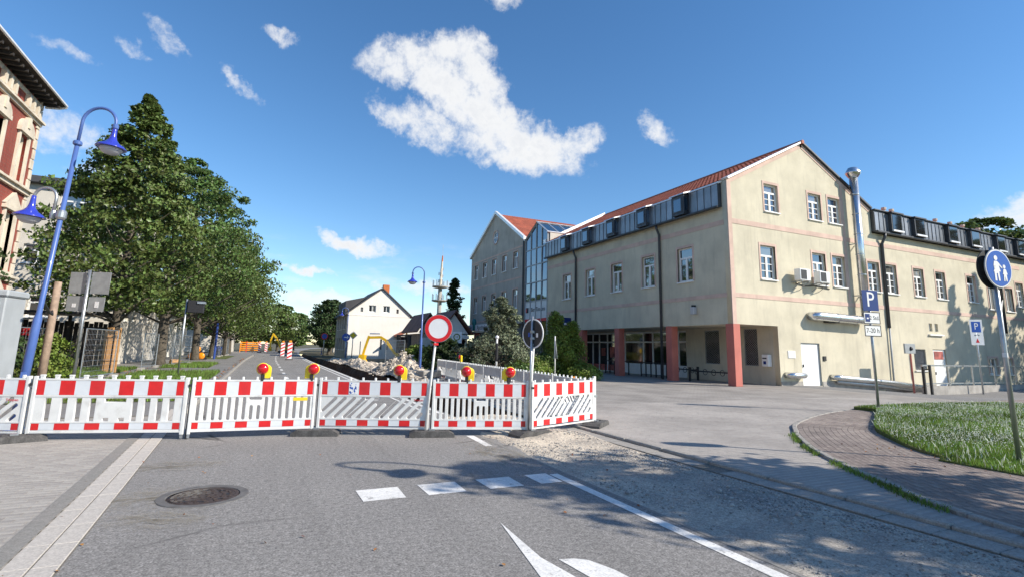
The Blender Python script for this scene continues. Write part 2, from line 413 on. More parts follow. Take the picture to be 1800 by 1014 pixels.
def plate(outer, holes, thick, bevel=0.0, res=6):
    """upright plate in the local XZ plane, front at y = -thick/2, with real openings"""
    cu = bpy.data.curves.new('plate', 'CURVE'); cu.dimensions = '2D'; cu.fill_mode = 'BOTH'; cu.extrude = max(thick / 2 - bevel, 1e-4); cu.bevel_depth = bevel; cu.bevel_resolution = 0
    if bevel: cu.offset = -bevel
    for ring in [outer] + holes:
        sp = cu.splines.new('POLY'); sp.points.add(len(ring) - 1); sp.use_cyclic_u = True
        for p, (x, z) in zip(sp.points, ring): p.co = (x, z, 0, 1)
    o = bpy.data.objects.new('plate', cu); me = bpy.data.meshes.new_from_object(o)
    bpy.data.objects.remove(o); bpy.data.curves.remove(cu)
    me.transform(Matrix.Rotation(R(90), 4, 'X')); return me


def rect(x0, x1, z0, z1): return [(x0, z0), (x1, z0), (x1, z1), (x0, z1)]


def slot(x0, z0, x1, z1, r, n=5):
    """rounded slot from (x0,z0) to (x1,z1)"""
    a = math.atan2(z1 - z0, x1 - x0); pts = []
    for k in range(n + 1):
        t = a + math.pi / 2 + math.pi * k / n; pts.append((x0 + r * math.cos(t), z0 + r * math.sin(t)))
    for k in range(n + 1):
        t = a - math.pi / 2 + math.pi * k / n; pts.append((x1 + r * math.cos(t), z1 + r * math.sin(t)))
    return pts


def circle(x, z, r, n=32, sx=1.0): return [(x + r * sx * math.cos(2 * math.pi * k / n), z + r * math.sin(2 * math.pi * k / n)) for k in range(n)]


def text_mesh(body, size, extrude=.002, align='CENTER'):
    cu = bpy.data.curves.new('lettering', 'FONT'); cu.body = body; cu.size = size; cu.extrude = extrude; cu.align_x = align; cu.align_y = 'CENTER'; cu.resolution_u = 3
    o = bpy.data.objects.new('lettering', cu); me = bpy.data.meshes.new_from_object(o)
    bpy.data.objects.remove(o); bpy.data.curves.remove(cu)
    me.transform(Matrix.Rotation(R(90), 4, 'X')); return me


def np_mesh(name, verts, faces_n, m, smooth=False):
    """verts: (N*k,3) array, polygons of k consecutive vertices"""
    me = bpy.data.meshes.new(name); nv = len(verts); nf = nv // faces_n
    me.vertices.add(nv); me.vertices.foreach_set('co', np.ascontiguousarray(verts, dtype=np.float32).ravel())
    me.loops.add(nv); me.loops.foreach_set('vertex_index', np.arange(nv, dtype=np.int32))
    me.polygons.add(nf); me.polygons.foreach_set('loop_start', np.arange(0, nv, faces_n, dtype=np.int32))
    me.update(calc_edges=True); me.validate(); me.shade_flat(); me.materials.append(MAT[m]); return me


def np_shapes(name, tmpl_v, tmpl_f, mats, m):
    """many transformed copies of one template joined: mats (N,3,4)"""
    tv = np.array(tmpl_v, float); N = len(mats)
    V = np.einsum('nij,kj->nki', mats[:, :, :3], tv) + mats[:, None, :, 3]
    k = len(tv); L = [len(f) for f in tmpl_f]; fl = np.concatenate([np.array(f) for f in tmpl_f])
    loops = (np.arange(N)[:, None] * k + fl[None, :]).ravel().astype(np.int32)
    tot = np.tile(np.array(L, np.int32), N); st = np.concatenate([[0], np.cumsum(tot)[:-1]]).astype(np.int32)
    me = bpy.data.meshes.new(name); me.vertices.add(N * k); me.vertices.foreach_set('co', V.astype(np.float32).ravel())
    me.loops.add(len(loops)); me.loops.foreach_set('vertex_index', loops)
    me.polygons.add(len(tot)); me.polygons.foreach_set('loop_start', st)
    me.update(calc_edges=True); me.validate(); me.shade_flat(); me.materials.append(MAT[m]); return me


def rotmats(n, g):
    """random rotation matrices"""
    q = g.normal(size=(n, 4)); q /= np.linalg.norm(q, axis=1)[:, None]; w, x, y, z = q.T
    return np.stack([np.stack([1 - 2 * (y * y + z * z), 2 * (x * y - z * w), 2 * (x * z + y * w)], 1), np.stack([2 * (x * y + z * w), 1 - 2 * (x * x + z * z), 2 * (y * z - x * w)], 1),
                     np.stack([2 * (x * z - y * w), 2 * (y * z + x * w), 1 - 2 * (x * x + y * y)], 1)], 1)


def sstep(a, b, x):
    t = np.clip((x - a) / (b - a), 0, 1); return t * t * (3 - 2 * t)


def inpoly(x, y, poly):
    c = False; j = len(poly) - 1
    for i in range(len(poly)):
        xi, yi = poly[i]; xj, yj = poly[j]
        if (yi > y) != (yj > y) and x < (xj - xi) * (y - yi) / (yj - yi) + xi: c = not c
        j = i
    return c
# ================================================================ THE SETTING: ground, road, pavements


def gh(x, y):
    """fall of the yard towards the low side door of the wing"""
    return (-0.47 * sstep(26, 33.5, x) + 0.22 * sstep(37, 46, x)) * sstep(10.5, 14.5, y)


def bend(y): return .0005 * max(0.0, y - 45.0) ** 2


CAMINV = np.array(cam.matrix_world.inverted())


def pix(x, y, z):
    """pixel of a world point in the 1800 px wide photograph frame; used only to pick which paving stones show largest"""
    c = CAMINV @ np.array([x, y, z, 1.0])
    if c[2] >= -.1: return None
    u = 900 + 915 * c[0] / -c[2]; v = 457 - 915 * c[1] / -c[2]
    return (u, v) if -20 < u < 1820 and -20 < v < 1034 else None


def grid_mesh(xs, ys, zf, skip=None):
    m = MB(); nx, ny = len(xs), len(ys)
    m.v = [(x, y, float(zf(x, y))) for y in ys for x in xs]
    for j in range(ny - 1):
        for i in range(nx - 1):
            if skip and skip((xs[i] + xs[i + 1]) / 2, (ys[j] + ys[j + 1]) / 2): continue
            a = j * nx + i; m.f.append((a, a + 1, a + 1 + nx, a + nx))
    return m


TX0, TX1, TY0, TY1 = 4.24, 6.05, 12.0, 96.0
xs = [-2500, -600, -150, -60, -30, -12, 0, TX0, TX1, 12, 20, 24] + list(np.arange(25, 48, 1.0)) + [60, 90, 150, 600, 2500]
ys = [-800, -100, -30, -8, 0, 6, 10] + list(np.arange(10.5, 15, .5)) + [17, 19.5, 24, 40, 60, TY1, 140, 300, 800, 3000]
ys = sorted(set(ys + [TY0]))
struct('ground', grid_mesh(xs, ys, lambda x, y: -.06 + gh(x, y), lambda x, y: TX0 < x < TX1 and TY0 < y < TY1), 'soil')


def left_edge(y): return -1.16 - .038 * (min(y, 14) - 5) + bend(y)


def right_edge(y): return (3.72 if y < 9.6 else 4.2) + bend(y)


yy = [-12, -4, 0, 3, 5, 7, 9.6, 9.61, 12, 14, 20, 30, 45] + list(range(50, 141, 5)) + [180, 260]
m = MB()
for a, b in zip(yy[:-1], yy[1:]):
    m.add([(left_edge(a), a, 0), (right_edge(a), a, 0), (right_edge(b), b, 0), (left_edge(b), b, 0)], [(0, 1, 2, 3)])
struct('road', m, 'asphalt')


def strip(x0, x1, y0, y1, z=.004):
    m = MB(); ya = list(np.arange(y0, y1, 4.0)) + [y1]
    for a, b in zip(ya[:-1], ya[1:]): m.add([(x0 + bend(a), a, z), (x1 + bend(a), a, z), (x1 + bend(b), b, z), (x0 + bend(b), b, z)], [(0, 1, 2, 3)])
    return m


def marking(g, label, cat='road marking', group=None): return tag(obj('road_marking', g, 'paint_line'), label, cat, group)


sq = ['leftmost white square of the broken stop line', 'second white square from the left of the broken stop line', 'third white square of the broken stop line', 'rightmost white square of the broken stop line touching the edge line']
for (x0, x1), lb in zip(((1.07, 1.53), (1.77, 2.22), (2.5, 2.94), (3.17, 3.47)), sq):
    marking(MB().add([(x0, 6.29, .004), (x0 + .01, 5.83, .004), (x1, 5.83, .004), (x1 + .01, 6.29, .004)], [(0, 1, 2, 3)]), lb, group='squares of the broken stop line')
marking(strip(3.5, 3.62, 2.5, 6.22), 'long white edge line running to the bottom of the picture')
marking(MB().add([(3.46, 8.3, .004), (3.58, 8.28, .004), (3.65, 9.33, .004), (3.51, 9.36, .004)], [(0, 1, 2, 3)]), 'short white edge line piece in front of the barriers')
marking(strip(4.0, 4.12, 12.5, 110), 'white edge line along the trench beyond the barriers')
marking(strip(3.72, 3.8, 12.5, 60), 'thin second white line beside the trench beyond the barriers')
ar = MB().sheet([(2.14, 4.72), (1.93, 3.54), (1.75, 2.6), (2.28, 2.6), (2.17, 3.42), (2.10, 3.85)][::1], .004).sheet([(2.21, 3.77), (2.27, 3.3), (2.4, 2.7), (2.55, 3.1), (2.5, 3.45), (2.42, 3.67), (2.33, 3.74)], .004)
marking(ar, 'white turn arrow painted on the asphalt at the bottom edge')
for k, y in enumerate(np.arange(18, 100, 4.2)):
    lb = ('white centre dash of the road, nearest beyond the barriers' if k == 0 else 'white dash of the broken centre line beyond the barriers')
    marking(strip(1.05, 1.2, y, y + 1.7), lb, group='centre line dashes')

# left pavement: gutter slabs, dark gutter, concrete pavers
lp = MB().sheet([(-22, -6), (left_edge(-6) - .36, -6), (left_edge(14) - .36, 14), (-22, 14)], -.002)
pav_left = struct('pavement', lp, 'joint')
g = MB()
for a, b in zip(range(-4, 14, 2), range(-2, 16, 2)):
    g.add([(left_edge(a) - .5, a, .016), (left_edge(a) - .352, a, .016), (left_edge(b) - .352, b, .016), (left_edge(b) - .5, b, .016)], [(0, 1, 2, 3)])
struct('gutter', g, 'gutter_dark')
kb = struct('kerb_bed', MB().add([(left_edge(-4) - .36, -4, .001), (left_edge(-4), -4, .001), (left_edge(14), 14, .001), (left_edge(14) - .36, 14, .001)], [(0, 1, 2, 3)]), 'joint')
sl = MB().box(-.082, .082, .004, .496, -.03, .010, .004).mesh('slab'); sl.materials.append(MAT['slab'])
for k in range(34):
    y = -2 + .5 * k
    for c in (.085, .26):
        o = bpy.data.objects.new('slab', sl); o.location = (left_edge(y + .25) - c, y, random.uniform(-.002, .002)); o.rotation_euler = (0, 0, .038); link(o, kb)

# brick frustum template
BV = [(-.5, -.5, 0), (.5, -.5, 0), (.5, .5, 0), (-.5, .5, 0), (-.488, -.475, 1), (.488, -.475, 1), (.488, .475, 1), (-.488, .475, 1)]
BF = [(4, 5, 6, 7), (0, 1, 5, 4), (1, 2, 6, 5), (2, 3, 7, 6), (3, 0, 4, 7)]


FLAT = [(x * (1 if z == 0 else .4985 / .488), y * (1 if z == 0 else .497 / .475), z) for x, y, z in BV]


def pavers(parent, places, m, name='paver', BV=BV):
    """places: list (x, y, z, angle, length, width); the 300 that show largest are objects, the rest one mesh"""
    vis = []; rest = []
    for p in places:
        q = pix(p[0], p[1], p[2]); d = math.hypot(p[0], p[1])
        (vis if q else rest).append((d, p))
    vis.sort(key=lambda t: t[0]); near = [p for _, p in vis[:290]]; far = [p for _, p in vis[290:]] + [p for _, p in rest]
    me = MB().add([(x, y, z * .03) for x, y, z in BV], BF).mesh(name); me.materials.append(MAT[m])
    for p in near:
        o = bpy.data.objects.new(name, me); o.location = (p[0], p[1], p[2] - .03 + random.uniform(-.001, .001)); o.rotation_euler = (random.gauss(0, .003), random.gauss(0, .003), p[3]); o.scale = (p[4], p[5], 1); link(o, parent)
    if far:
        F = np.array(far); n = len(F); M = np.zeros((n, 3, 4)); c, s = np.cos(F[:, 3]), np.sin(F[:, 3])
        M[:, 0, 0] = c * F[:, 4]; M[:, 0, 1] = -s * F[:, 5]; M[:, 1, 0] = s * F[:, 4]; M[:, 1, 1] = c * F[:, 5]; M[:, 2, 2] = .03
        M[:, 0, 3] = F[:, 0]; M[:, 1, 3] = F[:, 1]; M[:, 2, 3] = F[:, 2] - .03 + rng.uniform(-.001, .001, n)
        tag(obj('paving', np_shapes('paving', BV, BF, M, m), None, parent), kind='stuff')


pl = []
for j in range(110):
    y = 2.2 + .105 * j
    for i in range(70):
        x = -1.6 - .038 * (y - 5) - .205 * i + (.1 if j % 2 else 0)
        if x > left_edge(y) - .40: continue
        if x > -12.5: pl.append((x, y, .006, random.gauss(0, .003), .2035, .1035))
pavers(pav_left, pl, 'paver_grey')

# sand and gravel strip where the road was dug up
SX0, SX1 = 3.72, 5.7
xs = list(np.linspace(SX0, SX1 + .02, 26)); ys = list(np.arange(-3, 12.1, .12))


def sand_z(x, y):
    e = min(x - SX0, SX1 + .02 - x); r = .012 * math.sin(x * 5 + y * 2.2) + .008 * math.sin(y * 6.1 - x * 3) + .010 * math.sin(x * 17 + y * 13) * math.sin(y * 3)
    return -.012 + (r + .012) * min(1, e / .25) + .07 * math.exp(-((x - 5.2) ** 2 / .5 + (y - 8.9) ** 2 / .5))


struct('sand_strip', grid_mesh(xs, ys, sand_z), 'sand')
struct('asphalt_edge_shade', MB().sheet([(3.70, -3), (3.75, -3), (3.75, 9.6), (3.70, 9.6)], .003), 'gutter_dark')  # thin sheet that paints in the shade along the drop from asphalt to sand
ico = bmesh.new(); bmesh.ops.create_icosphere(ico, subdivisions=1, radius=1); ico.verts.index_update()
IV = [tuple(v.co) for v in ico.verts]; IF = [tuple(v.index for v in f.verts) for f in ico.faces]; ico.free()


def stones(n, fn, size, seed):
    g = np.random.default_rng(seed); M = np.zeros((n, 3, 4)); Rm = rotmats(n, g); sc = np.exp(g.normal(size, .45, n))
    M[:, :, :3] = Rm * sc[:, None, None]; M[:, 2, :3] *= .65
    M[:, :, 1] *= g.uniform(.55, 1, n)[:, None]
    for i in range(n): M[i, :, 3] = fn(g, sc[i])
    return M


def gravel_pos(g, s):
    for _ in range(30):
        x = g.uniform(3.85, 5.65); y = g.uniform(1.5, 9.5)
        k = .5 + .5 * math.sin(x * 2.3 + 1.1 * y) * math.sin(y * 1.25 + .6) + .3 * (x > 4.6)
        if g.uniform() < k ** 2.2: break
    return (x, y, sand_z(x, y) + s * .25)


tag(obj('gravel', np_shapes('gravel', IV, IF, stones(9000, gravel_pos, math.log(.0075), 3), 'pebble')), 'loose grey gravel scattered over the sandy strip', 'gravel', kind='stuff')

kerb = struct('kerb', MB().sheet([(5.7, -3), (6.16, -3), (6.16, 10), (5.7, 10)], .0), 'joint')
ks = MB().box(-.06, .06, .004, .992, -.1, .045, .015).mesh('kerb_stone'); ks.materials.append(MAT['kerb'])
gs = MB().box(-.145, .145, .004, .492, -.05, .012, .006).mesh('gutter_slab'); gs.materials.append(MAT['kerb'])
for k in range(13):
    o = bpy.data.objects.new('kerb_stone', ks); o.location = (6.09, -3 + k, random.uniform(-.004, .004)); o.rotation_euler = (0, 0, random.gauss(0, .003)); link(o, kerb)
for k in range(26):
    y = -3 + .5 * k
    o = bpy.data.objects.new('gutter_slab', gs); o.location = (5.86, y, random.uniform(-.006, .002) - (.008 if y > 5 else 0)); link(o, kerb)

# island with curved path and lawn
OUT = [(26, 10.7), (22, 10.6), (19, 10.55), (16.58, 10.32), (13.7, 9.59), (11.38, 8.58), (10.22, 7.77), (9.25, 6.9), (8.46, 6.07), (7.8, 5.17), (7.18, 4.19), (6.71, 3.4), (6.4, 2.2), (6.32, 0), (6.32, -8)]
LAWN = [(16.9, 10.36), (16.0, 10.1), (15.9, 9.45), (14.5, 8.6), (12.9, 7.7), (11.85, 7.05), (11.0, 6.3), (10.35, 5.65), (9.98, 5.15), (9.68, 4.45), (9.5, 3.75), (9.4, -8)]


def smooth_line(p, n=6):
    q = []
    for i in range(len(p) - 1):
        a, b, c, d = p[max(i - 1, 0)], p[i], p[i + 1], p[min(i + 2, len(p) - 1)]
        for k in range(n):
            t = k / n; q.append(tuple(.5 * (2 * b[j] + (c[j] - a[j]) * t + (2 * a[j] - 5 * b[j] + 4 * c[j] - d[j]) * t * t + (3 * b[j] - a[j] - 3 * c[j] + d[j]) * t ** 3) for j in (0, 1)))
    return q + [p[-1]]


OUTS = smooth_line(OUT); LAWNS = smooth_line(LAWN)
ISLAND = OUTS + [(60, -8), (60, 10.4)]
LAWNP = LAWNS + [(60, -8), (60, 7.6), (30, 8.6), (22, 9.6), (19.0, 10.2)]
path_st = struct('path', MB().prism(ISLAND[::-1], -.05, .032), 'paver_dark')
def lawn_z(x, y): return .045 + .075 * float(sstep(9.5, 14, x + y * .3))
lawnm = MB(); NL = len(LAWNP)
bm = bmesh.new(); vs = [bm.verts.new((x, y, .11)) for x, y in LAWNP]; bm.faces.new(vs); bmesh.ops.triangulate(bm, faces=bm.faces[:]); bmesh.ops.subdivide_edges(bm, edges=bm.edges[:], cuts=3, use_grid_fill=True)
for v in bm.verts: v.co.z = lawn_z(v.co.x, v.co.y)
sk = bmesh.ops.extrude_edge_only(bm, edges=[e for e in bm.edges if e.is_boundary])
for v in sk['geom']:
    if isinstance(v, bmesh.types.BMVert): v.co.z = -.02
bm.verts.index_update(); lawnm.add([v.co for v in bm.verts], [[v.index for v in f.verts] for f in bm.faces]); bm.free()
struct('lawn', lawnm, 'turf')


def arc_walk(line, step, off):
    """points every step along the line, moved off to its inner side"""
    P = np.array(line); seg = np.hypot(*np.diff(P, axis=0).T); L = np.concatenate([[0], np.cumsum(seg)]); out = []
    T = np.gradient(P, axis=0); T /= np.hypot(T[:, 0], T[:, 1])[:, None]; Nn = np.stack([-T[:, 1], T[:, 0]], 1)
    Q = P + Nn * off; seg = np.hypot(*np.diff(Q, axis=0).T); L = np.concatenate([[0], np.cumsum(seg)])
    for s in np.arange(0, L[-1], step):
        x = np.interp(s, L, Q[:, 0]); y = np.interp(s, L, Q[:, 1]); x2 = np.interp(s + .05, L, Q[:, 0]); y2 = np.interp(s + .05, L, Q[:, 1])
        out.append((x, y, math.atan2(y2 - y, x2 - x)))
    return out


ksm = MB().box(-.245, .245, -.05, .05, -.12, .05, .012).mesh('kerb_stone'); ksm.materials.append(MAT['kerb'])
for x, y, a in arc_walk(OUTS, .5, .05):
    if x < 24 and y > -3:
        o = bpy.data.objects.new('kerb_stone', ksm); o.location = (x, y, random.uniform(-.006, .003)); o.rotation_euler = (0, 0, a + random.gauss(0, .01)); link(o, path_st)
pl = []
for k in range(46):
    for j, (x, y, a) in enumerate(arc_walk(OUTS, .207, .155 + .105 * k)):
        if k % 2: x += .1 * math.cos(a); y += .1 * math.sin(a)
        if x < 18 and y > .5 and inpoly(x, y, ISLAND) and not inpoly(x - .1, y + .1, LAWNP) and (k < 24 or y < 6.2): pl.append((x, y, .039, a + random.gauss(0, .006), .203, .102))
pavers(path_st, pl, 'paver_dark')

# paved square in front of the corner building
SQ = [(6.16, -3), (6.16, 10), (6.7, 11.5), (9.3, 42), (24.3, 44), (24.3, 18.95), (26, 18.95), (26, 10.2), (20, -3)]
sqm = MB().sheet(SQ, .0)
square = struct('paved_square', sqm, 'paver_far')
pl = []
for j in range(106):
    y = 2.6 + .1045 * j
    for i in range(75):
        x = 6.28 + .206 * i + (.1 if j % 2 else 0)
        if x < 21.5 and inpoly(x, y, SQ) and not inpoly(x, y, ISLAND) and y < 13.5: pl.append((x, y, .005, random.gauss(0, .002), .2056, .1043))
pavers(square, pl, 'paver_warm', BV=FLAT)
xs = [24.4] + list(np.arange(26, 48, 1.0)) + [55, 70, 100]; ys = [7.5, 9, 10.5] + list(np.arange(11, 15, .5)) + [16.5, 18.95]
struct('yard', grid_mesh(xs, ys, lambda x, y: .002 + gh(x, y)), 'side_asphalt')
# a dark expansion joint and a drain slot in the square
obj_j = struct('drain_slot', MB().sheet([(17.3, 17.1), (18.2, 16.65), (18.22, 16.72), (17.32, 17.17)], .016), 'gutter_dark')

# verge and footway on the left side beyond the barriers
foot = struct('footway', MB().sheet([(-9.0, 14), (-1.5, 14), (-1.5, 45), (bend(70) - 1.5, 70), (bend(110) - 1.5, 110), (-6, 110), (-9, 60)], -.004), 'side_asphalt')
for nm, pts in (('verge', [(-5.6, 17), (-2.0, 17), (-2.0, 33), (-4.3, 33.5), (-5.6, 30)]), ('verge', [(-5.6, 37), (-3.2, 41), (-2.8, 46), (-5.6, 47)]), ('verge', [(-7.0, 60), (-3.2, 58), (-3.0, 72), (-7, 75)]), ('verge', [(-9, 27), (-6.4, 29), (-6.6, 36), (-9, 38)])):
    struct(nm, MB().sheet(pts, .008), 'turf')
lk = struct('kerb_line', MB().sheet([(-1.52, 14), (-1.40, 14), (-1.40, 45), (-1.52, 45)], .01), 'joint')
lkm = MB().box(-.065, .065, .01, .99, -.1, .11, .012).mesh('kerb_stone'); lkm.materials.append(MAT['kerb'])
for k in range(60):
    o = bpy.data.objects.new('kerb_stone', lkm); o.location = (-1.47 + bend(14 + k), 14 + k, random.uniform(-.01, .006)); link(o, lk)

# trench: floor and ragged sides
m = MB(); ya = list(np.arange(TY0, TY1 + .1, .7)); rows = []
g2 = np.random.default_rng(5)
for y in ya:
    j = lambda s: g2.normal(0, s)
    b = bend(y)
    rows.append([(TX0 - .02, y, -.055), (TX0 + .1 + j(.05), y, -.3 + j(.05)), (TX0 + .22 + j(.06), y, -.85 + j(.05)), (TX0 + .6, y, -.95 + j(.06)), (TX1 - .3 + j(.06), y, -.9 + j(.06)), (TX1 - .1 + j(.08), y, -.4 + j(.06)), (TX1 + .02, y, -.055)])
nx = len(rows[0])
for r in rows: m.v += r
for j in range(len(rows) - 1):
    for i in range(nx - 1): a = j * nx + i; m.f.append((a, a + 1, a + 1 + nx, a + nx))
m.f.append(tuple(range(nx - 1, -1, -1)))
struct('trench', m, 'earth')

# rubble bank beside the trench, with the heap
from mathutils import noise as MN


def rub_z(x, y):
    n1 = MN.noise((x * .9, y * .9, 0)); n2 = MN.noise((x * 2.7, y * 2.7, 3)); n3 = MN.noise((x * 7, y * 7, 9))
    e = float(sstep(0, .7, x - TX1 - .05) * sstep(0, .8, 9.1 + .02 * (y - 20) - x) * sstep(11.5, 14, y) * sstep(92, 80, y))
    h = .10 + .16 * n1 + .12 * n2 + .07 * n3
    d = math.hypot((x - 7.9) / 1.75, (y - 33.0) / 3.2); pile = max(0, 1 - d) * .95
    d2 = math.hypot((x - 7.0) / 1.2, (y - 27.5) / 3.0); pile2 = max(0, 1 - d2) * .75
    d3 = math.hypot((x - 6.9) / 1.1, (y - 44) / 5.0); pile3 = max(0, 1 - d3) * .5
    return -.05 + e * (max(0, h) + .03) + (pile + pile2 + pile3) * (1 + .35 * n2 + .2 * n3)


struct('rubble_bank', grid_mesh(list(np.arange(TX1 + .02, 9.8, .16)), list(np.arange(11.5, 60, .2)), rub_z), 'rubble')


def rub_pos(g, s):
    x = g.uniform(TX1 + .1, 9.0); y = 14 + 44 * g.uniform() ** 1.3
    if g.uniform() < .35: x = g.normal(7.7, .8); y = g.normal(32, 1.6)
    if g.uniform() < .2: x = TX1 + .1 + abs(g.normal(0, .25))
    return (x, y, rub_z(x, y) + s * .3)


tag(obj('rubble', np_shapes('rubble', IV, IF, stones(2200, rub_pos, math.log(.05), 8), 'rock')), 'broken pale rubble lying along the trench', 'rubble', kind='stuff')
# ================================================================ BUILDINGS
WCACHE = {}


def window(parent, loc, rz, w, h, bars=False, surround='pink_trim', recess=.13, sill=True, glass='glass', dark=False, simple=False, frame='frame_white'):
    """a window part with frame, panes, sill and painted surround; loc = middle of the sill line on the wall face"""
    key = (round(w, 2), round(h, 2), bars, surround, sill, glass, simple, frame, recess)
    if key not in WCACHE:
        d = {}; f = MB(); hw = w / 2; b = .075; tz = h * .70; y0, y1 = recess, recess + .07
        f.box(-hw, -hw + b, y0, y1, 0, h).box(hw - b, hw, y0, y1, 0, h).box(-hw + b, hw - b, y0, y1, 0, b + .02).box(-hw + b, hw - b, y0, y1, h - b, h)
        holes = []
        if simple:
            f.box(-.035, .035, y0, y1, b + .02, h - b); holes = [(-hw + b, -.035, b, h - b), (.035, hw - b, b, h - b)]
        else:
            f.box(-hw + b, hw - b, y0 - .015, y1, tz - .05, tz + .05).box(-.065, .065, y0 - .02, y1, b + .02, tz - .05)
            f.box(-hw + b, -hw + b + .045, y0 - .01, y1, b + .02, tz - .05).box(hw - b - .045, hw - b, y0 - .01, y1, b + .02, tz - .05)
            holes = [(-hw + b + .045, -.065, b + .02, tz - .05), (.065, hw - b - .045, b + .02, tz - .05), (-hw + b, hw - b, tz + .05, h - b)]
            if bars:
                for x0, x1 in ((-hw + b + .045, -.065), (.065, hw - b - .045)):
                    for k in (1, 2):
                        z = b + .02 + (tz - .07 - b) * k / 3; f.box(x0, x1, y0 - .008, y1, z - .018, z + .018)
        d['frame'] = f.mesh('window'); d['frame'].materials.append(MAT[frame])
        d['panes'] = []
        for i, (x0, x1, z0, z1) in enumerate(holes):
            p = MB().box(x0 - .01, x1 + .01, y0 + .03, y0 + .045, z0 - .01, z1 + .01).mesh('pane'); p.materials.append(MAT[glass]); d['panes'].append(p)
        if sill:
            s = MB().box(-hw - .06, hw + .06, -.09, recess + .01, -.07, -.005, .008).mesh('sill'); s.materials.append(MAT['frame_white']); d['sill'] = s
        if surround:
            t = .11; q = MB(); y0, y1 = -.022, .06
            q.box(-hw - t, -hw, y0, y1, -.02, h).box(hw, hw + t, y0, y1, -.02, h).box(-hw - t, hw + t, y0, y1, h, h + t + .03)
            d['sur'] = q.mesh('surround'); d['sur'].materials.append(MAT[surround])
        WCACHE[key] = d
    d = WCACHE[key]
    o = obj('window', d['frame'], None, parent, loc, (0, 0, rz))
    for p in d['panes']:
        q = obj('pane', p, None, o); q.rotation_euler = (random.gauss(0, .006), 0, random.gauss(0, .010))
    if 'sill' in d: obj('sill', d['sill'], None, o)
    if 'sur' in d: obj('surround', d['sur'], None, o)
    return o


def tiled(p0, u, v, lu, lv, tile_w=.30, row=.36, amp=.03):
    """a slope of pan tiles: waves across, a step at every course"""
    u = Vector(u).normalized(); v = Vector(v).normalized(); n = u.cross(v)
    if n.z < 0: n = -n
    nu = max(2, int(lu / tile_w) * 3); nv = max(1, int(lv / row)); m = MB(); p0 = Vector(p0)
    for j in range(nv):
        for e in (0, 1):
            for i in range(nu + 1):
                a = lu * i / nu; h = amp * (.5 + .5 * math.cos(2 * math.pi * i / 3)) + (.035 if e == 0 else 0)
                m.v.append(tuple(p0 + u * a + v * (lv * (j + e) / nv) + n * h))
    k = nu + 1
    for j in range(2 * nv - 1):
        for i in range(nu): a = j * k + i; m.f.append((a, a + 1, a + 1 + k, a + k))
    return m


def pipe(parent, pts, r, m, name='drainpipe', n=12): return obj(name, MB().tube(pts, r, n), m, parent, smooth=True)


# ---------------------------------------------------------------- corner building (beige, arcade below)
CB = thing('corner_building', 'large beige building with sunlit gable, metal-clad attic and red-column arcade at its corner', 'building', (21.03, 18.91, 0))
RA = R(-90)
LA = 19.04
WT = .32
# street side wall (plane x = 0, local s = y)
winA = [15.92, 12.67, 9.5, 6.28, 3.14]
holes = [rect(-s - .575, -s + .575, 5.47, 7.37) for s in winA]
w = plate(rect(-LA, -WT, 3.05, 10.45), holes, WT); w.transform(Matrix.Translation((0, WT / 2, 0)))
obj('wall', w, 'stucco_beige', CB, (0, 0, 0), (0, 0, RA))
for s in winA: window(CB, (0, s, 5.47), RA, 1.15, 1.9)
obj('band', MB().box(-.02, .02, .28, LA, 8.16, 8.42), 'pink_trim', CB)
obj('band', MB().box(-.02, .02, .28, LA, 4.41, 4.62), 'pink_trim', CB)
# gable and wing wall (plane y = 0)
WL = 38.0
B3 = [(3.31, 9.18, 1.10, 1.55), (6.9, 9.18, 1.10, 1.55), (8.63, 9.18, 1.10, 1.55)]
B2 = [(2.79, 5.46, 1.13, 1.8), (6.91, 5.46, 1.13, 1.8), (8.64, 5.46, 1.13, 1.8), (11.91, 5.42, 1.13, 1.8), (13.66, 5.4, 1.13, 1.8), (16.6, 5.4, 1.13, 1.8), (19.1, 5.38, 1.13, 1.8), (22.9, 5.4, 1.13, 1.8), (29.6, 5.4, 1.13, 1.8), (32.4, 5.4, 1.13, 1.8)]
B2s = [(25.55, 5.0, 1.15, 1.7), (27.9, 5.0, 1.15, 1.7)]
LOW = [(24.5, .55, 1.2, 1.1), (26.6, .55, 1.2, 1.1)]
GR = (15.85, .82, 1.27, 1.28)
VENT = [(17.35, 3.25, .36, .5), (18.0, 3.25, .36, .5)]
holes = [rect(x - w / 2, x + w / 2, z, z + h) for x, z, w, h in B3 + B2 + B2s + LOW + [GR] + VENT] + [rect(4.9, 6.42, -.02, 2.23), rect(17.3, 18.75, -.42, 2.12)]
gout = [(3.2, -1.0), (WL, -1.0), (WL, 9.02), (12.08, 9.02), (12.08, 10.5), (6.04, 13.62), (0, 10.5), (0, 3.05), (3.2, 3.05)]
w = plate(gout, holes, WT); w.transform(Matrix.Translation((0, WT / 2, 0)))
obj('wall', w, 'stucco_beige', CB)
for x, z, ww, h in B3 + B2: window(CB, (x, 0, z), 0, ww, h, bars=True)
for x, z, ww, h in B2s: window(CB, (x, 0, z), 0, ww, h, simple=True)
for x, z, ww, h in LOW: window(CB, (x, 0, z), 0, ww, h, simple=True, surround='pink_trim')
for x, z, ww, h in VENT: window(CB, (x, 0, z), 0, ww, h, simple=True, surround=None, sill=False)
obj('ledge', MB().box(17.0, 18.6, -.12, .02, 2.98, 3.06), 'frame_white', CB)
for z0, z1 in ((8.2, 8.46), (4.4, 4.62)): obj('band', MB().box(.26, 30, -.02, .02, z0, z1), 'pink_trim', CB)
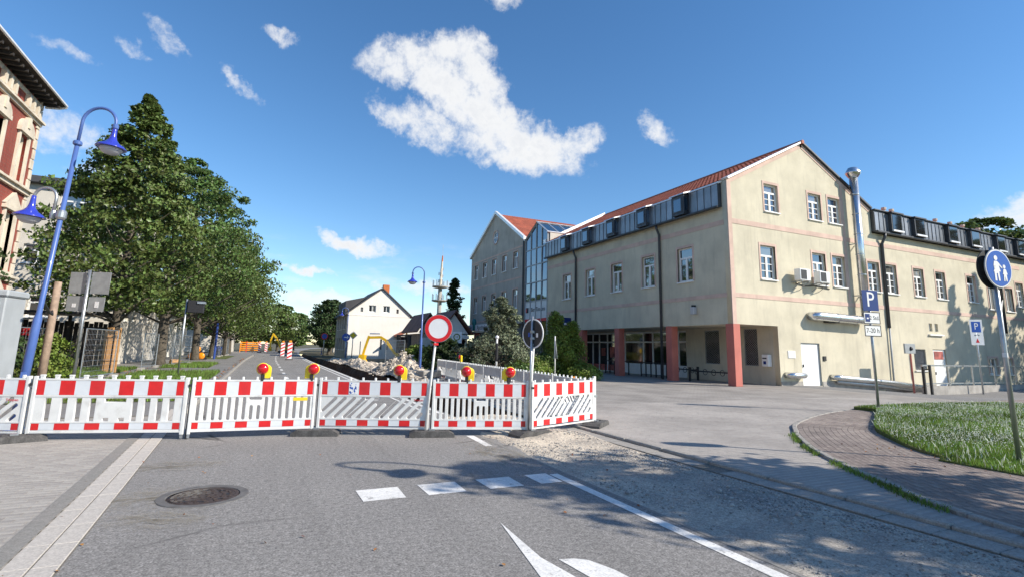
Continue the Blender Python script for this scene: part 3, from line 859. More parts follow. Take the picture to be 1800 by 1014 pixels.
# corner strip and verges, painted pink
obj('corner_strip', MB().box(-.012, .26, -.026, .02, 3.05, 10.5), 'pink_trim', CB)
obj('corner_strip', MB().box(9.3, 9.5, -.026, .02, 4.7, 11.7), 'pink_trim', CB)
for x0, z0, x1, z1 in ((0, 10.5, 6.04, 13.62), (12.08, 10.5, 6.04, 13.62)):
    d = Vector((x1 - x0, 0, z1 - z0)).normalized(); n = Vector((d.z, 0, -d.x)) * (1 if x1 > x0 else -1)
    m = MB(); a = Vector((x0, 0, z0)); b = Vector((x1, 0, z1)); q = [a, b, b + n * .24, a + n * .24]
    if x0 == 0: q[3] = Vector((.26, 0, z0 - .12))
    m.add([(p.x, -.024, p.z) for p in q] + [(p.x, .02, p.z) for p in q], [(0, 1, 2, 3), (7, 6, 5, 4), (0, 4, 5, 1), (1, 5, 6, 2), (2, 6, 7, 3), (3, 7, 4, 0)])
    obj('verge_band', m, 'pink_trim', CB)
    m = MB(); up = Vector((0, 0, 1))
    q = [a + n * -.02, b + Vector((0, 0, .02)), b + up * .12, a + n * -.12]
    m.add([(p.x, -.16, p.z) for p in q] + [(p.x, .3, p.z) for p in q], [(0, 1, 2, 3), (7, 6, 5, 4), (0, 4, 5, 1), (1, 5, 6, 2), (2, 6, 7, 3), (3, 7, 4, 0)])
    obj('verge_trim', m, 'sheet_white' if x0 == 0 else 'zinc_dark', CB)
# roofs
sl = Vector((6.04, 0, 3.14)).normalized(); ln = math.hypot(6.04, 3.14)
obj('roof', tiled((-.05, -.12, 10.5), (0, 1, 0), sl, 19.4, ln), 'roof_tile', CB)
obj('roof', tiled((12.13, -.12, 10.5), (0, 1, 0), (-sl.x, 0, sl.z), 19.4, ln), 'roof_tile', CB)
obj('ridge_cap', MB().tube([(6.04, -.2, 13.68), (6.04, 19.3, 13.68)], .12, 8), 'roof_tile', CB)
obj('roof', tiled((12.1, -.05, 10.46), (1, 0, 0), (0, .94, .34), 26.2, 7.5), 'roof_tile', CB)
obj('verge_trim', MB().add([(-.1, 19.3, 10.5), (6.04, 19.3, 13.66), (6.04, 19.3, 13.95), (-.1, 19.3, 10.8), (-.1, 19.7, 10.5), (6.04, 19.7, 13.66), (6.04, 19.7, 13.95), (-.1, 19.7, 10.8)],
    [(0, 1, 2, 3), (7, 6, 5, 4), (0, 4, 5, 1), (1, 5, 6, 2), (2, 6, 7, 3), (3, 7, 4, 0)]), 'sheet_white', CB)
# attic cladding, street side
att = obj('attic_band', MB().box(-.22, 0, .35, LA, 9.1, 10.36), 'zinc_dark', CB)
pm = MB().box(-.03, 0, .012, .45, 0, 1.22).box(-.065, 0, .455, .485, 0, 1.22).mesh('metal_panel'); pm.materials.append(MAT['zinc'])
dormA = [15.6, 12.5, 9.45, 6.2, 3.0]
for k in range(38):
    s = .37 + .49 * k
    if any(abs(s + .24 - d) < .5 for d in dormA): continue
    obj('metal_panel', pm, None, att, (-.22, s, 9.14))
obj('gutter', MB().box(-.42, -.2, .3, LA + .02, 9.03, 9.13, .02), 'zinc_dark', CB)
for i, s in enumerate(dormA):
    d = obj('dormer', MB().box(-.55, -.2, s - .46, s + .46, 9.16, 10.3, .01), 'zinc_dark', CB)
    obj('dormer_window', MB().box(-.575, -.55, s - .36, s + .36, 9.3, 10.16), 'zinc_dark', d)
    obj('pane', MB().box(-.585, -.57, s - .28, s + .28, 9.38, 10.08), 'glass_blue', d)
    obj('pane', MB().box(-.5, -.26, s - .474, s - .46, 9.36, 10.1), 'glass_blue', d)
    cap = MB(); pr = [(-.66, 10.28), (-.62, 10.36), (-.3, 10.46), (.35, 10.66), (.35, 10.58), (-.3, 10.38)]
    cap.add([(x, s - .58, z) for x, z in pr] + [(x, s + .58, z) for x, z in pr], [tuple(range(6)), tuple(range(11, 5, -1))] + [(k, k + 6, (k + 1) % 6 + 6, (k + 1) % 6) for k in range(6)])
    obj('dormer_roof', cap, 'sheet_white', d)
ed = [.3] + [x for s in sorted(dormA) for x in (s - .6, s + .6)] + [LA]
for a, b in zip(ed[::2], ed[1::2]):
    cap = MB(); pr = [(-.30, 10.34), (-.28, 10.42), (.25, 10.66), (.25, 10.55), (-.2, 10.34)]
    cap.add([(x, a, z) for x, z in pr] + [(x, b, z) for x, z in pr], [tuple(range(5)), tuple(range(9, 4, -1))] + [(k, k + 5, (k + 1) % 5 + 5, (k + 1) % 5) for k in range(5)])
    obj('attic_flashing', cap, 'sheet_white', CB)
# attic cladding, wing
attw = obj('attic_band', MB().box(12.1, WL, -.2, 0, 9.1, 10.44), 'zinc_dark', CB)
pmw = MB().box(.012, .40, -.03, 0, 0, 1.15).box(.405, .435, -.065, 0, 0, 1.15).mesh('metal_panel'); pmw.materials.append(MAT['zinc'])
dormB = [14.0, 16.5, 20.4, 23.2, 26.7, 29.6, 32.6]
for k in range(58):
    x = 12.14 + .44 * k
    if any(-.62 < x + .2 - d < .62 for d in dormB): continue
    obj('metal_panel', pmw, None, attw, (x, -.2, 9.16))
for x in dormB:
    d = obj('dormer', MB().box(x - .56, x + .56, -.46, -.2, 9.18, 10.36), 'zinc_dark', CB)
    obj('pane', MB().box(x - .46, x + .46, -.475, -.455, 9.36, 10.26), 'glass_shop', d)
    obj('dormer_sill', MB().box(x - .56, x + .56, -.55, -.45, 9.2, 9.3), 'sheet_white', d)
    obj('dormer_roof', MB().box(x - .64, x + .64, -.56, .1, 10.36, 10.44), 'zinc_dark', d)
obj('gutter', MB().box(12.05, WL, -.4, -.18, 9.02, 9.14, .02), 'zinc_dark', CB)
obj('attic_cap', MB().box(12.1, WL, -.3, .06, 10.44, 10.5), 'zinc_dark', CB)
# chimneys of the wing
for x in (17.6, 18.5, 24.0, 26.0, 27.8, 30.1):
    obj('vent_pipe', MB().tube([(x, 2.2, 10.9), (x, 2.2, 11.75)], .1, 8).tube([(x, 2.2, 11.75), (x, 2.2, 11.9)], .16, 8), 'sandstone', CB)
# inner core so that no sky shows through
obj('core', MB().box(.5, 11.7, .5, 18.9, 3.3, 10.3), 'stucco_dark', CB)
obj('core', MB().box(3.6, 37.5, .6, 12.0, -.9, 3.2), 'stucco_dark', CB)
obj('core', MB().box(12.1, 37.5, .6, 7.5, 3.25, 10.4), 'stucco_dark', CB)
obj('end_wall', MB().box(.33, 12, 18.75, 19.03, 3.3, 10.5).add([(.3, 19.03, 10.5), (11.9, 19.03, 10.5), (6.04, 19.03, 13.5), (.3, 18.8, 10.5), (11.9, 18.8, 10.5), (6.04, 18.8, 13.5)], [(0, 1, 2), (5, 4, 3)]), 'stucco_beige', CB)
# arcade
obj('arcade_ceiling', MB().box(.02, 3.4, .02, LA, 3.052, 3.28), 'stucco_beige', CB)
for s in (0.0, 4.38, 9.33, 13.75):
    obj('column', MB().box(-.02, .45, s - (.02 if s == 0 else 0), s + .47, 0, 3.06, .012), 'red_column', CB)
holes = [rect(-5.1, -3.95, .95, 2.93), rect(-2.2, -1.3, .95, 2.95), rect(-18.2, -6.65, .02, 2.96)]
w = plate(rect(-LA, -WT, -.1, 3.05), holes, .25); w.transform(Matrix.Translation((0, .125, 0)))
obj('arcade_wall', w, 'stucco_beige', CB, (3.2, 0, 0), (0, 0, RA))


def grille(parent, loc, rz, w, h, step=.13):
    o = obj('grille_window', MB().box(-w / 2, w / 2, .10, .14, 0, h), 'glass_shop', parent, loc, (0, 0, rz))
    b = MB(); t = .011
    n = int((w + h) / step) + 1
    for k in range(-n, n):
        for sg in (1, -1):
            # diagonal flat bars clipped to the opening
            c = k * step * 1.0; pts = []
            x0 = -w / 2; z0 = sg * (x0) + c; x1 = w / 2; z1 = sg * x1 + c
            lo, hi = 0.0, h; t0, t1 = 0.0, 1.0; dz = z1 - z0
            ta, tb = (lo - z0) / dz, (hi - z0) / dz
            if ta > tb: ta, tb = tb, ta
            t0, t1 = max(0, ta), min(1, tb)
            if t1 - t0 < .02: continue
            a = (x0 + w * t0, .06 + .012 * sg, z0 + dz * t0); e = (x0 + w * t1, .06 + .012 * sg, z0 + dz * t1)
            b.tube([a, e], t, 4)
    b.box(-w / 2, -w / 2 + .04, .04, .09, 0, h).box(w / 2 - .04, w / 2, .04, .09, 0, h).box(-w / 2, w / 2, .04, .09, 0, .04).box(-w / 2, w / 2, .04, .09, h - .04, h)
    obj('grille', b, 'galv', o); return o


grille(CB, (3.2, 4.525, .95), RA, 1.15, 1.98); grille(CB, (3.2, 1.75, .95), RA, .9, 2.0)
grille(CB, (GR[0], .02, GR[1]), 0, GR[2], GR[3], .11)
obj('sill', MB().box(GR[0] - .7, GR[0] + .7, -.08, .02, GR[1] - .07, GR[1] - .01), 'frame_white', CB)
# shop fronts behind the arcade
edges = [6.65, 7.4, 9.9, 10.9, 13.0, 14.1, 15.2, 16.3, 17.2, 18.2]
fr = MB().box(3.26, 3.36, 6.65, 18.2, 2.2, 2.3).box(3.26, 3.36, 6.65, 18.2, 2.86, 2.96).box(3.26, 3.36, 6.65, 18.2, .02, .1)
for e in edges: fr.box(3.25, 3.37, e - .05, e + .05, .02, 2.96)
sf = obj('shop_front', fr, 'frame_white', CB)
for i, (a, b) in enumerate(zip(edges[:-1], edges[1:])):
    obj('pane', MB().box(3.30, 3.32, a + .05, b - .05, 2.3, 2.86), 'glass_shop', sf)
    z0 = .75 if i < 5 else .55
    obj('pane', MB().box(3.30, 3.32, a + .05, b - .05, z0, 2.2), 'glass_shop', sf)
    obj('lower_panel', MB().box(3.27, 3.33, a + .05, b - .05, .1, z0), 'frame_white' if i < 5 else 'poster', sf)
obj('poster', MB().box(3.27, 3.29, 14.35, 14.9, 1.1, 1.9), 'poster', sf); obj('poster', MB().box(3.27, 3.29, 15.5, 16.0, 1.2, 1.8), 'poster', sf)
# doors, ducts, units on the sunlit wall
dr = obj('door', MB().box(4.94, 6.38, .08, .14, -.05, 2.2, .01), 'frame_white', CB)
obj('handle', MB().box(5.06, 5.1, .03, .08, .95, 1.1), 'black_metal', dr); obj('door_frame', MB().box(4.9, 4.96, .05, .16, 0, 2.23).box(6.36, 6.42, .05, .16, 0, 2.23).box(4.96, 6.36, .05, .16, 2.18, 2.23), 'grey_box', dr)
dr2 = obj('door', MB().box(17.33, 18.72, .06, .14, -.45, 2.1, .01), 'frame_white', CB); obj('notice', MB().box(17.5, 18.5, .04, .058, 1.5, 2.0), 'poster', dr2); obj('handle', MB().box(17.45, 17.5, .02, .06, .55, .72), 'black_metal', dr2)
obj('wall_plaque', MB().box(3.85, 4.4, -.03, 0, 1.42, 1.8), 'sign_white', CB)
obj('door_bell', MB().box(6.62, 6.85, -.05, 0, 1.3, 1.55), 'black_metal', CB)
fl = obj('flue', MB().tube([(10.0, -.45, 3.62), (10.0, -.45, 12.1)], .23, 20), 'steel_bright', CB, smooth=True)
for z in (4.9, 6.2, 7.4, 8.6, 9.8, 11.0): obj('flue_joint', MB().tube([(10.0, -.45, z), (10.0, -.45, z + .05)], .242, 20), 'galv', fl)
obj('flue_cap', MB().lathe([(.23, 0), (.42, .28), (.42, .33), (.25, .62), (.2, .64)], 20, (10.0, -.45, 12.05)), 'steel_bright', fl, smooth=True)
obj('flue_cap', MB().box(9.7, 9.75, -.45, 0, 8.0, 8.05).box(10.25, 10.3, -.45, 0, 8.0, 8.05).box(9.7, 9.75, -.45, 0, 5.0, 5.05).box(10.25, 10.3, -.45, 0, 5.0, 5.05), 'galv', fl)
du = obj('air_duct', MB().tube([(5.65, -.05, 3.68), (5.72, -.38, 3.68), (5.9, -.45, 3.68), (10.1, -.45, 3.6), (10.35, -.42, 3.58)], [.2, .22, .23, .23, .23], 18), 'steel_bright', CB, smooth=True)
obj('duct_joint', MB().tube([(7.4, -.45, 3.65), (7.46, -.45, 3.65)], .245, 18).tube([(9.0, -.45, 3.62), (9.06, -.45, 3.62)], .245, 18), 'galv', du)
obj('duct_outlet', MB().box(6.9, 7.8, -.32, 0, 3.38, 3.52), 'black_metal', du)
obj('heating_pipe', MB().tube([(3.55, -.02, .55), (3.62, -.3, .55), (3.8, -.36, .55), (4.5, -.36, .54), (4.66, -.3, .54), (4.72, -.02, .54)], .15, 14), 'steel_bright', CB, smooth=True)
hp = obj('heating_pipe', MB().tube([(7.15, -.02, .44), (7.25, -.3, .44), (7.5, -.36, .42), (12.0, -.36, .12), (17.1, -.36, -.34)], .14, 14), 'steel_bright', CB, smooth=True)
obj('heating_pipe', MB().tube([(7.4, -.2, .2), (12.0, -.2, -.1), (17.0, -.2, -.55)], .1, 12), 'galv', CB, smooth=True)
obj('plinth', MB().box(3.2, 4.86, -.03, 0, -.1, .22).box(6.46, 12, -.03, 0, -.3, .2).box(12, 17.25, -.03, 0, -.8, -.05), 'concrete', CB)
for i, x in enumerate((4.82, 6.42)):
    ac = obj('air_conditioner', MB().box(x - .42, x + .42, -.62, -.26, 5.5 - .02 * i, 6.12 - .02 * i, .02), 'frame_white', CB)
    obj('fan_grille', MB().box(x - .34, x + .10, -.635, -.62, 5.56 - .02 * i, 6.06 - .02 * i), 'black_metal', ac)
    obj('bracket', MB().box(x - .3, x - .26, -.64, 0, 5.42, 5.48).box(x + .26, x + .3, -.64, 0, 5.42, 5.48).tube([(x - .28, -.6, 5.44), (x - .28, 0, 5.05)], .02, 6).tube([(x + .28, -.6, 5.44), (x + .28, 0, 5.05)], .02, 6), 'galv', ac)
obj('cable', MB().tube([(4.8, -.04, 5.4), (5.6, -.05, 5.3), (6.3, -.04, 5.38), (7.6, -.03, 5.28)], .03, 6), 'black_metal', CB)
pipe(CB, [(-.3, 5.12, 9.05), (-.28, 5.12, 8.85), (-.1, 5.12, 8.5), (-.1, 5.12, .05)], .075, 'zinc_dark')
pipe(CB, [(-.3, 14.5, 9.05), (-.28, 14.5, 8.85), (-.1, 14.5, 8.5), (-.1, 14.5, .05)], .075, 'zinc_dark')
pipe(CB, [(12.9, -.3, 9.05), (12.9, -.28, 8.8), (12.85, -.1, 8.4), (12.78, -.1, 3.3)], .085, 'zinc_dark'); pipe(CB, [(12.78, -.1, 3.3), (12.7, -.1, -.3)], .05, 'grey_box')
pipe(CB, [(26.7, -.3, 9.05), (26.7, -.1, 8.4), (26.6, -.1, 3.4)], .085, 'zinc_dark')
dish = obj('satellite_dish', MB().lathe([(.02, 0), (.25, .03), (.42, .10), (.42, .12), (.02, .03)], 18).xf(Matrix.Translation((25.6, -.35, 5.3)) @ Matrix.Rotation(R(100), 4, 'X') @ Matrix.Rotation(R(20), 4, 'Y')), 'frame_white', CB, smooth=True)
lampw = obj('wall_lamp', MB().box(-.28, -.02, 2.35, 2.62, 3.62, 4.02, .03), 'lamp_glass', CB); obj('wall_lamp_arm', MB().box(-.26, 0, 2.44, 2.52, 4.02, 4.12), 'black_metal', lampw)
nb = obj('shop_sign', MB().box(-.7, -.02, 15.3, 15.45, 3.3, 4.0), 'sign_navy', CB)
obj('sign_stripe', MB().box(-.6, -.1, 15.285, 15.3, 3.42, 3.6), 'sign_white', nb)
mb = tag(obj('mail_box', MB().box(-.2, .2, -.28, 0, 0, .62, .02), 'frame_white', None, (24.2, 19.55, .95), (0, 0, RA)), 'white letter box on the beige wall beside the corner column', 'letter box')
obj('mail_slot', MB().box(-.14, .1, -.292, -.28, .4, .46), 'ink', mb); obj('mail_mark', MB().box(-.1, .06, -.29, -.28, .12, .28), 'sign_navy', mb)

# railings and bicycle racks in the arcade
def rack(x, y0, y1, label):
    t = thing('bicycle_rack', label, 'bicycle rack', (x, y0, 0))
    L = y1 - y0
    for y in (0, L): obj('post', MB().box(-.05, .05, y - .05, y + .05, 0, .78), 'black_metal', t)
    obj('rail', MB().box(-.03, .03, 0, L, .55, .62), 'black_metal', t)
    k = int(L / .62)
    for i in range(k):
        y = .4 + i * .6
        pts = [(-.04 + .0, y + .15 * math.cos(a), .56 + .15 * math.sin(a)) for a in np.linspace(0, 2 * math.pi, 13)]
        obj('loop', MB().tube(pts, .018, 6, False), 'black_metal', t)


rack(22.0, 19.6, 23.0, 'black metal bicycle rack with loops beneath the corner window grille')
rack(23.2, 23.6, 25.6, 'second black bicycle rack in the arcade under the grille window')
def hand_rail(x, y0, y1, label):
    t = thing('railing', label, 'railing', (x, y0, 0)); L = y1 - y0; n = int(L / .45)
    obj('rail', MB().box(-.03, .03, 0, L, .86, .92), 'black_metal', t); obj('rail', MB().box(-.03, .03, 0, L, .12, .16), 'black_metal', t)
    for i in range(n + 1): obj('bar', MB().box(-.03, .03, i * L / n - .03, i * L / n + .03, 0, .9), 'black_metal', t)
hand_rail(22.6, 24.6, 28.0, 'black metal railing before the shop window in the arcade')
hand_rail(22.6, 29.3, 32.0, 'far black railing beside the shop doors under the arcade')

# ---------------------------------------------------------------- glass stairwell
GS = thing('glass_stairwell', 'tall glazed stairwell with gabled glass roof between the two buildings', 'building', (21.03, 37.95, 0))
GL = 4.35; ez = 11.4; pz = 12.65
fr = MB(); cols = np.linspace(.12, GL - .12, 5); rows_ = [5.72, 7.35, 8.9, 10.35]
pk = GL * .46
def topz(y): return ez + (pz - ez) * (y / pk if y < pk else (GL - y) / (GL - pk))
for c in cols: fr.box(.0, .14, c - .045, c + .045, 0, topz(min(max(c, .12), GL - .12)) - .02)
for z in rows_: fr.box(.01, .13, .1, GL - .1, z - .05, z + .05)
for a, b in (((0, ez), (pk, pz)), ((pk, pz), (GL, ez))):
    fr.tube([(.05, a[0], a[1]), (.05, b[0], b[1])], .09, 6)
gf = obj('stair_frame', fr, 'grey_box', GS)
zr = [5.77, 7.3, 7.4, 8.85, 8.95, 10.3, 10.4]
for i in range(4):
    y0, y1 = cols[i] + .045, cols[i + 1] - .045
    for z0, z1 in ((5.77, 7.3), (7.4, 8.85), (8.95, 10.3)):
        o = obj('pane', MB().box(-.01, .01, -(y1 - y0) / 2, (y1 - y0) / 2, 0, z1 - z0), 'glass_blue', gf, (.07, (y0 + y1) / 2, z0)); o.rotation_euler = (0, random.gauss(0, .012), random.gauss(0, .012))
    ym = [y0, y1] if not y0 < pk < y1 else [y0, pk, y1]
    obj('pane', MB().add([(.07, y0, 10.4), (.07, y1, 10.4)] + [(.07, y, topz(y) - .1) for y in ym[::-1]], [tuple(range(2 + len(ym)))]), 'glass_blue', gf)
    obj('spandrel', MB().box(.05, .09, y0, y1, 4.2, 5.67), 'white_foil', gf)
obj('red_strip', MB().box(.02, .12, .1, GL - .1, 3.95, 4.18), 'sign_red', GS)
obj('canopy_glass', MB().box(.05, .1, .1, GL - .1, .1, 3.9), 'glass_shop', GS)
lg = obj('sign_mark', MB().add([(.0, 3.55, 4.75), (.0, 3.95, 4.75), (.0, 3.95, 5.2), (.0, 3.55, 5.2), (.04, 3.55, 4.75), (.04, 3.95, 4.75), (.04, 3.95, 5.2), (.04, 3.55, 5.2)], [(3, 2, 1, 0), (4, 5, 6, 7), (0, 1, 5, 4), (1, 2, 6, 5), (2, 3, 7, 6), (3, 0, 4, 7)]), 'ink', GS)
obj('sign_mark', MB().box(-.02, 0, 3.78, 3.93, 4.8, 5.1), 'sign_red', GS)
tx = text_mesh('Ber Tim uns', .52); obj('lettering', tx, 'ink', GS, (.035, 1.75, 4.98), (0, 0, RA))
for sgn, y0, y1 in ((1, 0, pk), (-1, GL, pk)):
    m = MB().add([(-.1, y0, ez), (-.1, y1, pz), (9, y1, pz), (9, y0, ez)], [(0, 1, 2, 3)])
    rr = obj('glass_roof', m, 'glass_blue', GS); b = MB()
    for x in np.arange(0, 9, 1.1): b.tube([(x, y0, ez + .03), (x, y1, pz + .03)], .07, 4)
    b.tube([(-.1, y0, ez + .02), (9, y0, ez + .02)], .08, 4).tube([(-.1, y1, pz + .03), (9, y1, pz + .03)], .08, 4)
    obj('roof_bar', b, 'sheet_white', rr)
obj('side_wall', MB().box(.2, 9, -.02, .1, 9.2, ez - .02), 'stucco_cream', GS); obj('back', MB().box(.6, 9, .1, GL - .1, 0, 11.2), 'stucco_dark', GS)

# ---------------------------------------------------------------- grey gabled house
GH = thing('gabled_house', 'grey rendered gabled house with red tile roof beyond the glass stairwell', 'house', (21.03, 42.35, 0))
GW = 13.8; gy = [12.15, 9.65, 7.1, 4.5, 1.9]; pk = 6.75
holes = [rect(-y - .5, -y + .5, 9.1, 10.7) for y in gy] + [rect(-y - .5, -y + .5, 5.35, 7.1) for y in gy] + [circle(-6.85, 12.98, .62)]
w = plate([(-GW, 3.9), (0, 3.9), (0, 11.55), (-pk, 15.45), (-GW, 11.75)], holes, .3); w.transform(Matrix.Translation((0, .15, 0)))
obj('wall', w, 'stucco_grey', GH, (0, 0, 0), (0, 0, RA))
for y in gy:
    window(GH, (0, y, 9.1), RA, 1.0, 1.6); window(GH, (0, y, 5.35), RA, 1.0, 1.75)
rw = obj('round_window', MB().tube([(.06, 6.85 + .6 * math.cos(a), 12.98 + .6 * math.sin(a)) for a in np.linspace(0, 2 * math.pi, 25)], .06, 6, False).box(.03, .1, 6.81, 6.89, 12.4, 13.55).box(.03, .1, 6.28, 7.42, 12.94, 13.02), 'frame_white', GH)
obj('pane', MB().lathe([(.6, 0), (.6, .02)], 24).xf(Matrix.Translation((.08, 6.85, 12.98)) @ Matrix.Rotation(R(90), 4, 'Y')), 'glass_blue', rw)
obj('surround', MB().tube([(-.01, 6.85 + .72 * math.cos(a), 12.98 + .72 * math.sin(a)) for a in np.linspace(0, 2 * math.pi, 25)], .07, 6, False), 'pink_trim', rw)
for z in (10.95, 8.05, 4.3): obj('band', MB().box(-.02, .02, .1, GW - .1, z, z + .16), 'pink_trim', GH)
l1 = math.hypot(6.75, 3.9); l2 = math.hypot(7.05, 3.7)
obj('roof', tiled((-.1, -.12, 11.5), (1, 0, 0), (0, 6.75, 3.95), 16, l1), 'roof_tile', GH)
obj('roof', tiled((-.1, GW + .1, 11.7), (1, 0, 0), (0, -7.05, 3.75), 16, l2), 'roof_tile', GH)
for a, b in (((-.15, 11.48), (6.75, 15.5)), ((GW + .15, 11.66), (6.75, 15.5))):
    m = MB(); m.add([(-.22, a[0], a[1]), (-.22, b[0], b[1]), (-.22, b[0], b[1] + .3), (-.22, a[0], a[1] + .3), (.05, a[0], a[1]), (.05, b[0], b[1]), (.05, b[0], b[1] + .3), (.05, a[0], a[1] + .3)], [(0, 1, 2, 3), (7, 6, 5, 4), (0, 4, 5, 1), (1, 5, 6, 2), (2, 6, 7, 3), (3, 7, 4, 0)])
    obj('verge_trim', m, 'sheet_white', GH)
obj('side_wall', MB().box(.3, 15.5, 0, .3, 0, 11.4), 'stucco_cream', GH); obj('core', MB().box(.5, 15, .4, 13.4, 3.5, 11.3).box(2.5, 15, .4, 13.4, 0, 3.5), 'stucco_dark', GH)
obj('corner_pipe', MB().tube([(-.08, .12, 0), (-.08, .12, 11.4)], .08, 8), 'zinc_dark', GH)
cn = obj('canopy', MB().box(-1.0, .1, 4.8, 14.6, 3.15, 3.32, .02), 'sandstone', GH)
sb = obj('sign_board', MB().box(-1.04, -.96, 5.2, 14.4, 3.34, 3.98, .01), 'sign_white', GH)
obj('lettering', text_mesh('Gubener', .66), 'ink', sb, (-1.05, 11.6, 3.66), (0, 0, RA)); obj('lettering', text_mesh('Apotheke', .66), 'ink', sb, (-1.05, 7.5, 3.66), (0, 0, RA))
obj('emblem', MB().lathe([(.02, -.5), (.14, -.45), (.16, .1), (.26, .3), (.22, .55), (.12, .75), (.02, .78)], 10, (-1.1, 9.5, 3.85)), 'teal', sb, smooth=True)
for y in (5.4, 9.5, 13.4): obj('column', MB().box(-.9, -.5, y, y + .4, 0, 3.15), 'red_column', GH)
obj('shop_front', MB().box(.4, .5, .4, 13.4, 0, 3.5), 'glass_shop', GH)

# ---------------------------------------------------------------- white gabled house down the street
WH = thing('white_house', 'plain white gabled house with dark roof and orange chimney down the street', 'house', (9.2, 68, 0))
ww_ = 7.9; wins = [(2.95, 5.8, .9, .85), (4.75, 5.8, .85, .85), (1.65, 5.78, .3, .55), (6.2, 5.75, .3, .55), (4.3, 1.1, .25, 1.3), (5.1, 1.1, .25, 1.3)]
w = plate([(0, -.1), (ww_, -.1), (ww_, 5.55), (4.1, 8.75), (0, 5.6)], [rect(x - a / 2, x + a / 2, z, z + h) for x, z, a, h in wins], .3); w.transform(Matrix.Translation((0, .15, 0)))
obj('wall', w, 'stucco_white', WH)
for x, z, a, h in wins: window(WH, (x, 0, z), 0, a, h, simple=True, surround=None, sill=False, frame='frame_white' if a > .5 else 'stucco_dark')
obj('belt', MB().box(0, ww_, -.03, .02, 5.3, 5.36), 'stucco_white', WH)
LW = 11
w = plate(rect(-LW, -.3, -.1, 5.5), [rect(-y - .5, -y + .5, z, z + 1.5) for y in (2, 4.2, 6.4, 8.8) for z in (1.0, 3.6)], .3); w.transform(Matrix.Translation((0, .15, 0)))
obj('side_wall', w, 'stucco_grey', WH, (0, 0, 0), (0, 0, RA))  # side turned from the sun: its shade is put into the grey plaster colour
for y in (2, 4.2, 6.4, 8.8):
    for z in (1.0, 3.6): window(WH, (0, y, z), RA, 1.0, 1.5, simple=True, surround=None)
obj('core', MB().box(.35, ww_ - .1, .35, LW, 0, 5.4), 'stucco_white', WH)
obj('roof', MB().add([(-.35, -.2, 5.3), (4.1, -.2, 8.8), (4.1, LW, 8.8), (-.35, LW, 5.3), (-.35, -.2, 5.48), (4.1, -.2, 8.98), (4.1, LW, 8.98), (-.35, LW, 5.48)], [(0, 1, 2, 3), (7, 6, 5, 4), (0, 4, 5, 1), (1, 5, 6, 2), (2, 6, 7, 3), (3, 7, 4, 0)])
    .add([(ww_ + .35, -.2, 5.25), (4.1, -.2, 8.8), (4.1, LW, 8.8), (ww_ + .35, LW, 5.25), (ww_ + .35, -.2, 5.43), (4.1, -.2, 8.98), (4.1, LW, 8.98), (ww_ + .35, LW, 5.43)], [(3, 2, 1, 0), (4, 5, 6, 7), (1, 5, 4, 0), (2, 6, 5, 1), (3, 7, 6, 2), (0, 4, 7, 3)]), 'roof_dark', WH)
obj('dormer', MB().add([(-.1, 2.0, 5.7), (2.6, 2.0, 7.9), (-.1, 2.0, 7.2), (-.1, 9, 5.7), (2.6, 9, 7.9), (-.1, 9, 7.2)], [(0, 1, 2), (5, 4, 3), (0, 2, 5, 3), (2, 1, 4, 5)]), 'roof_dark', WH)
obj('chimney', MB().box(4.4, 5.2, 1.0, 1.7, 8.0, 9.5), 'brick_orange', WH)

# ---------------------------------------------------------------- kiosk with brown roofs, radio mast, far houses
KI = thing('kiosk', 'low shop with brown gabled roofs and white canopy behind the round sign', 'shop', (14.1, 52, 0))
obj('wall', MB().box(0, 1.9, .1, 6, 0, 2.9), 'wood_grey', KI); obj('wall', MB().box(2.0, 5.2, .1, 6, 0, 3.0), 'stucco_white', KI)
for x0, x1, p, e in ((-.35, 2.25, 4.9, 3.0), (1.7, 5.7, 5.3, 2.9)):
    xm = (x0 + x1) / 2; m = MB()
    for a in (x0, x1): m.add([(a, -.5, e), (xm, -.5, p), (xm, 6.3, p), (a, 6.3, e), (a, -.5, e + .14), (xm, -.5, p + .14), (xm, 6.3, p + .14), (a, 6.3, e + .14)], [(0, 1, 2, 3), (7, 6, 5, 4), (0, 4, 5, 1), (1, 5, 6, 2), (2, 6, 7, 3), (3, 7, 4, 0)])
    obj('roof', m, 'roof_brown', KI)
    obj('gable', MB().add([(x0 + .35, .1, e), (x1 - .35, .1, e), (xm, .1, p - .3), (x0 + .35, .3, e), (x1 - .35, .3, e), (xm, .3, p - .3)], [(0, 1, 2), (5, 4, 3)]), 'stucco_white' if x0 > 0 else 'wood_grey', KI)
obj('canopy', MB().box(2.2, 5.0, -1.0, .1, 2.45, 2.8, .04), 'sheet_white', KI)
kf = obj('shop_front', MB().box(2.3, 4.9, .02, .1, .2, 2.4), 'glass_shop', KI); obj('poster', MB().box(2.6, 3.3, 0, .02, .9, 1.9), 'poster', kf); obj('poster', MB().box(3.7, 4.3, 0, .02, .6, 1.5), 'poster', kf)
obj('shutter', MB().box(.3, 1.6, .04, .1, .1, 2.5), 'galv', KI)

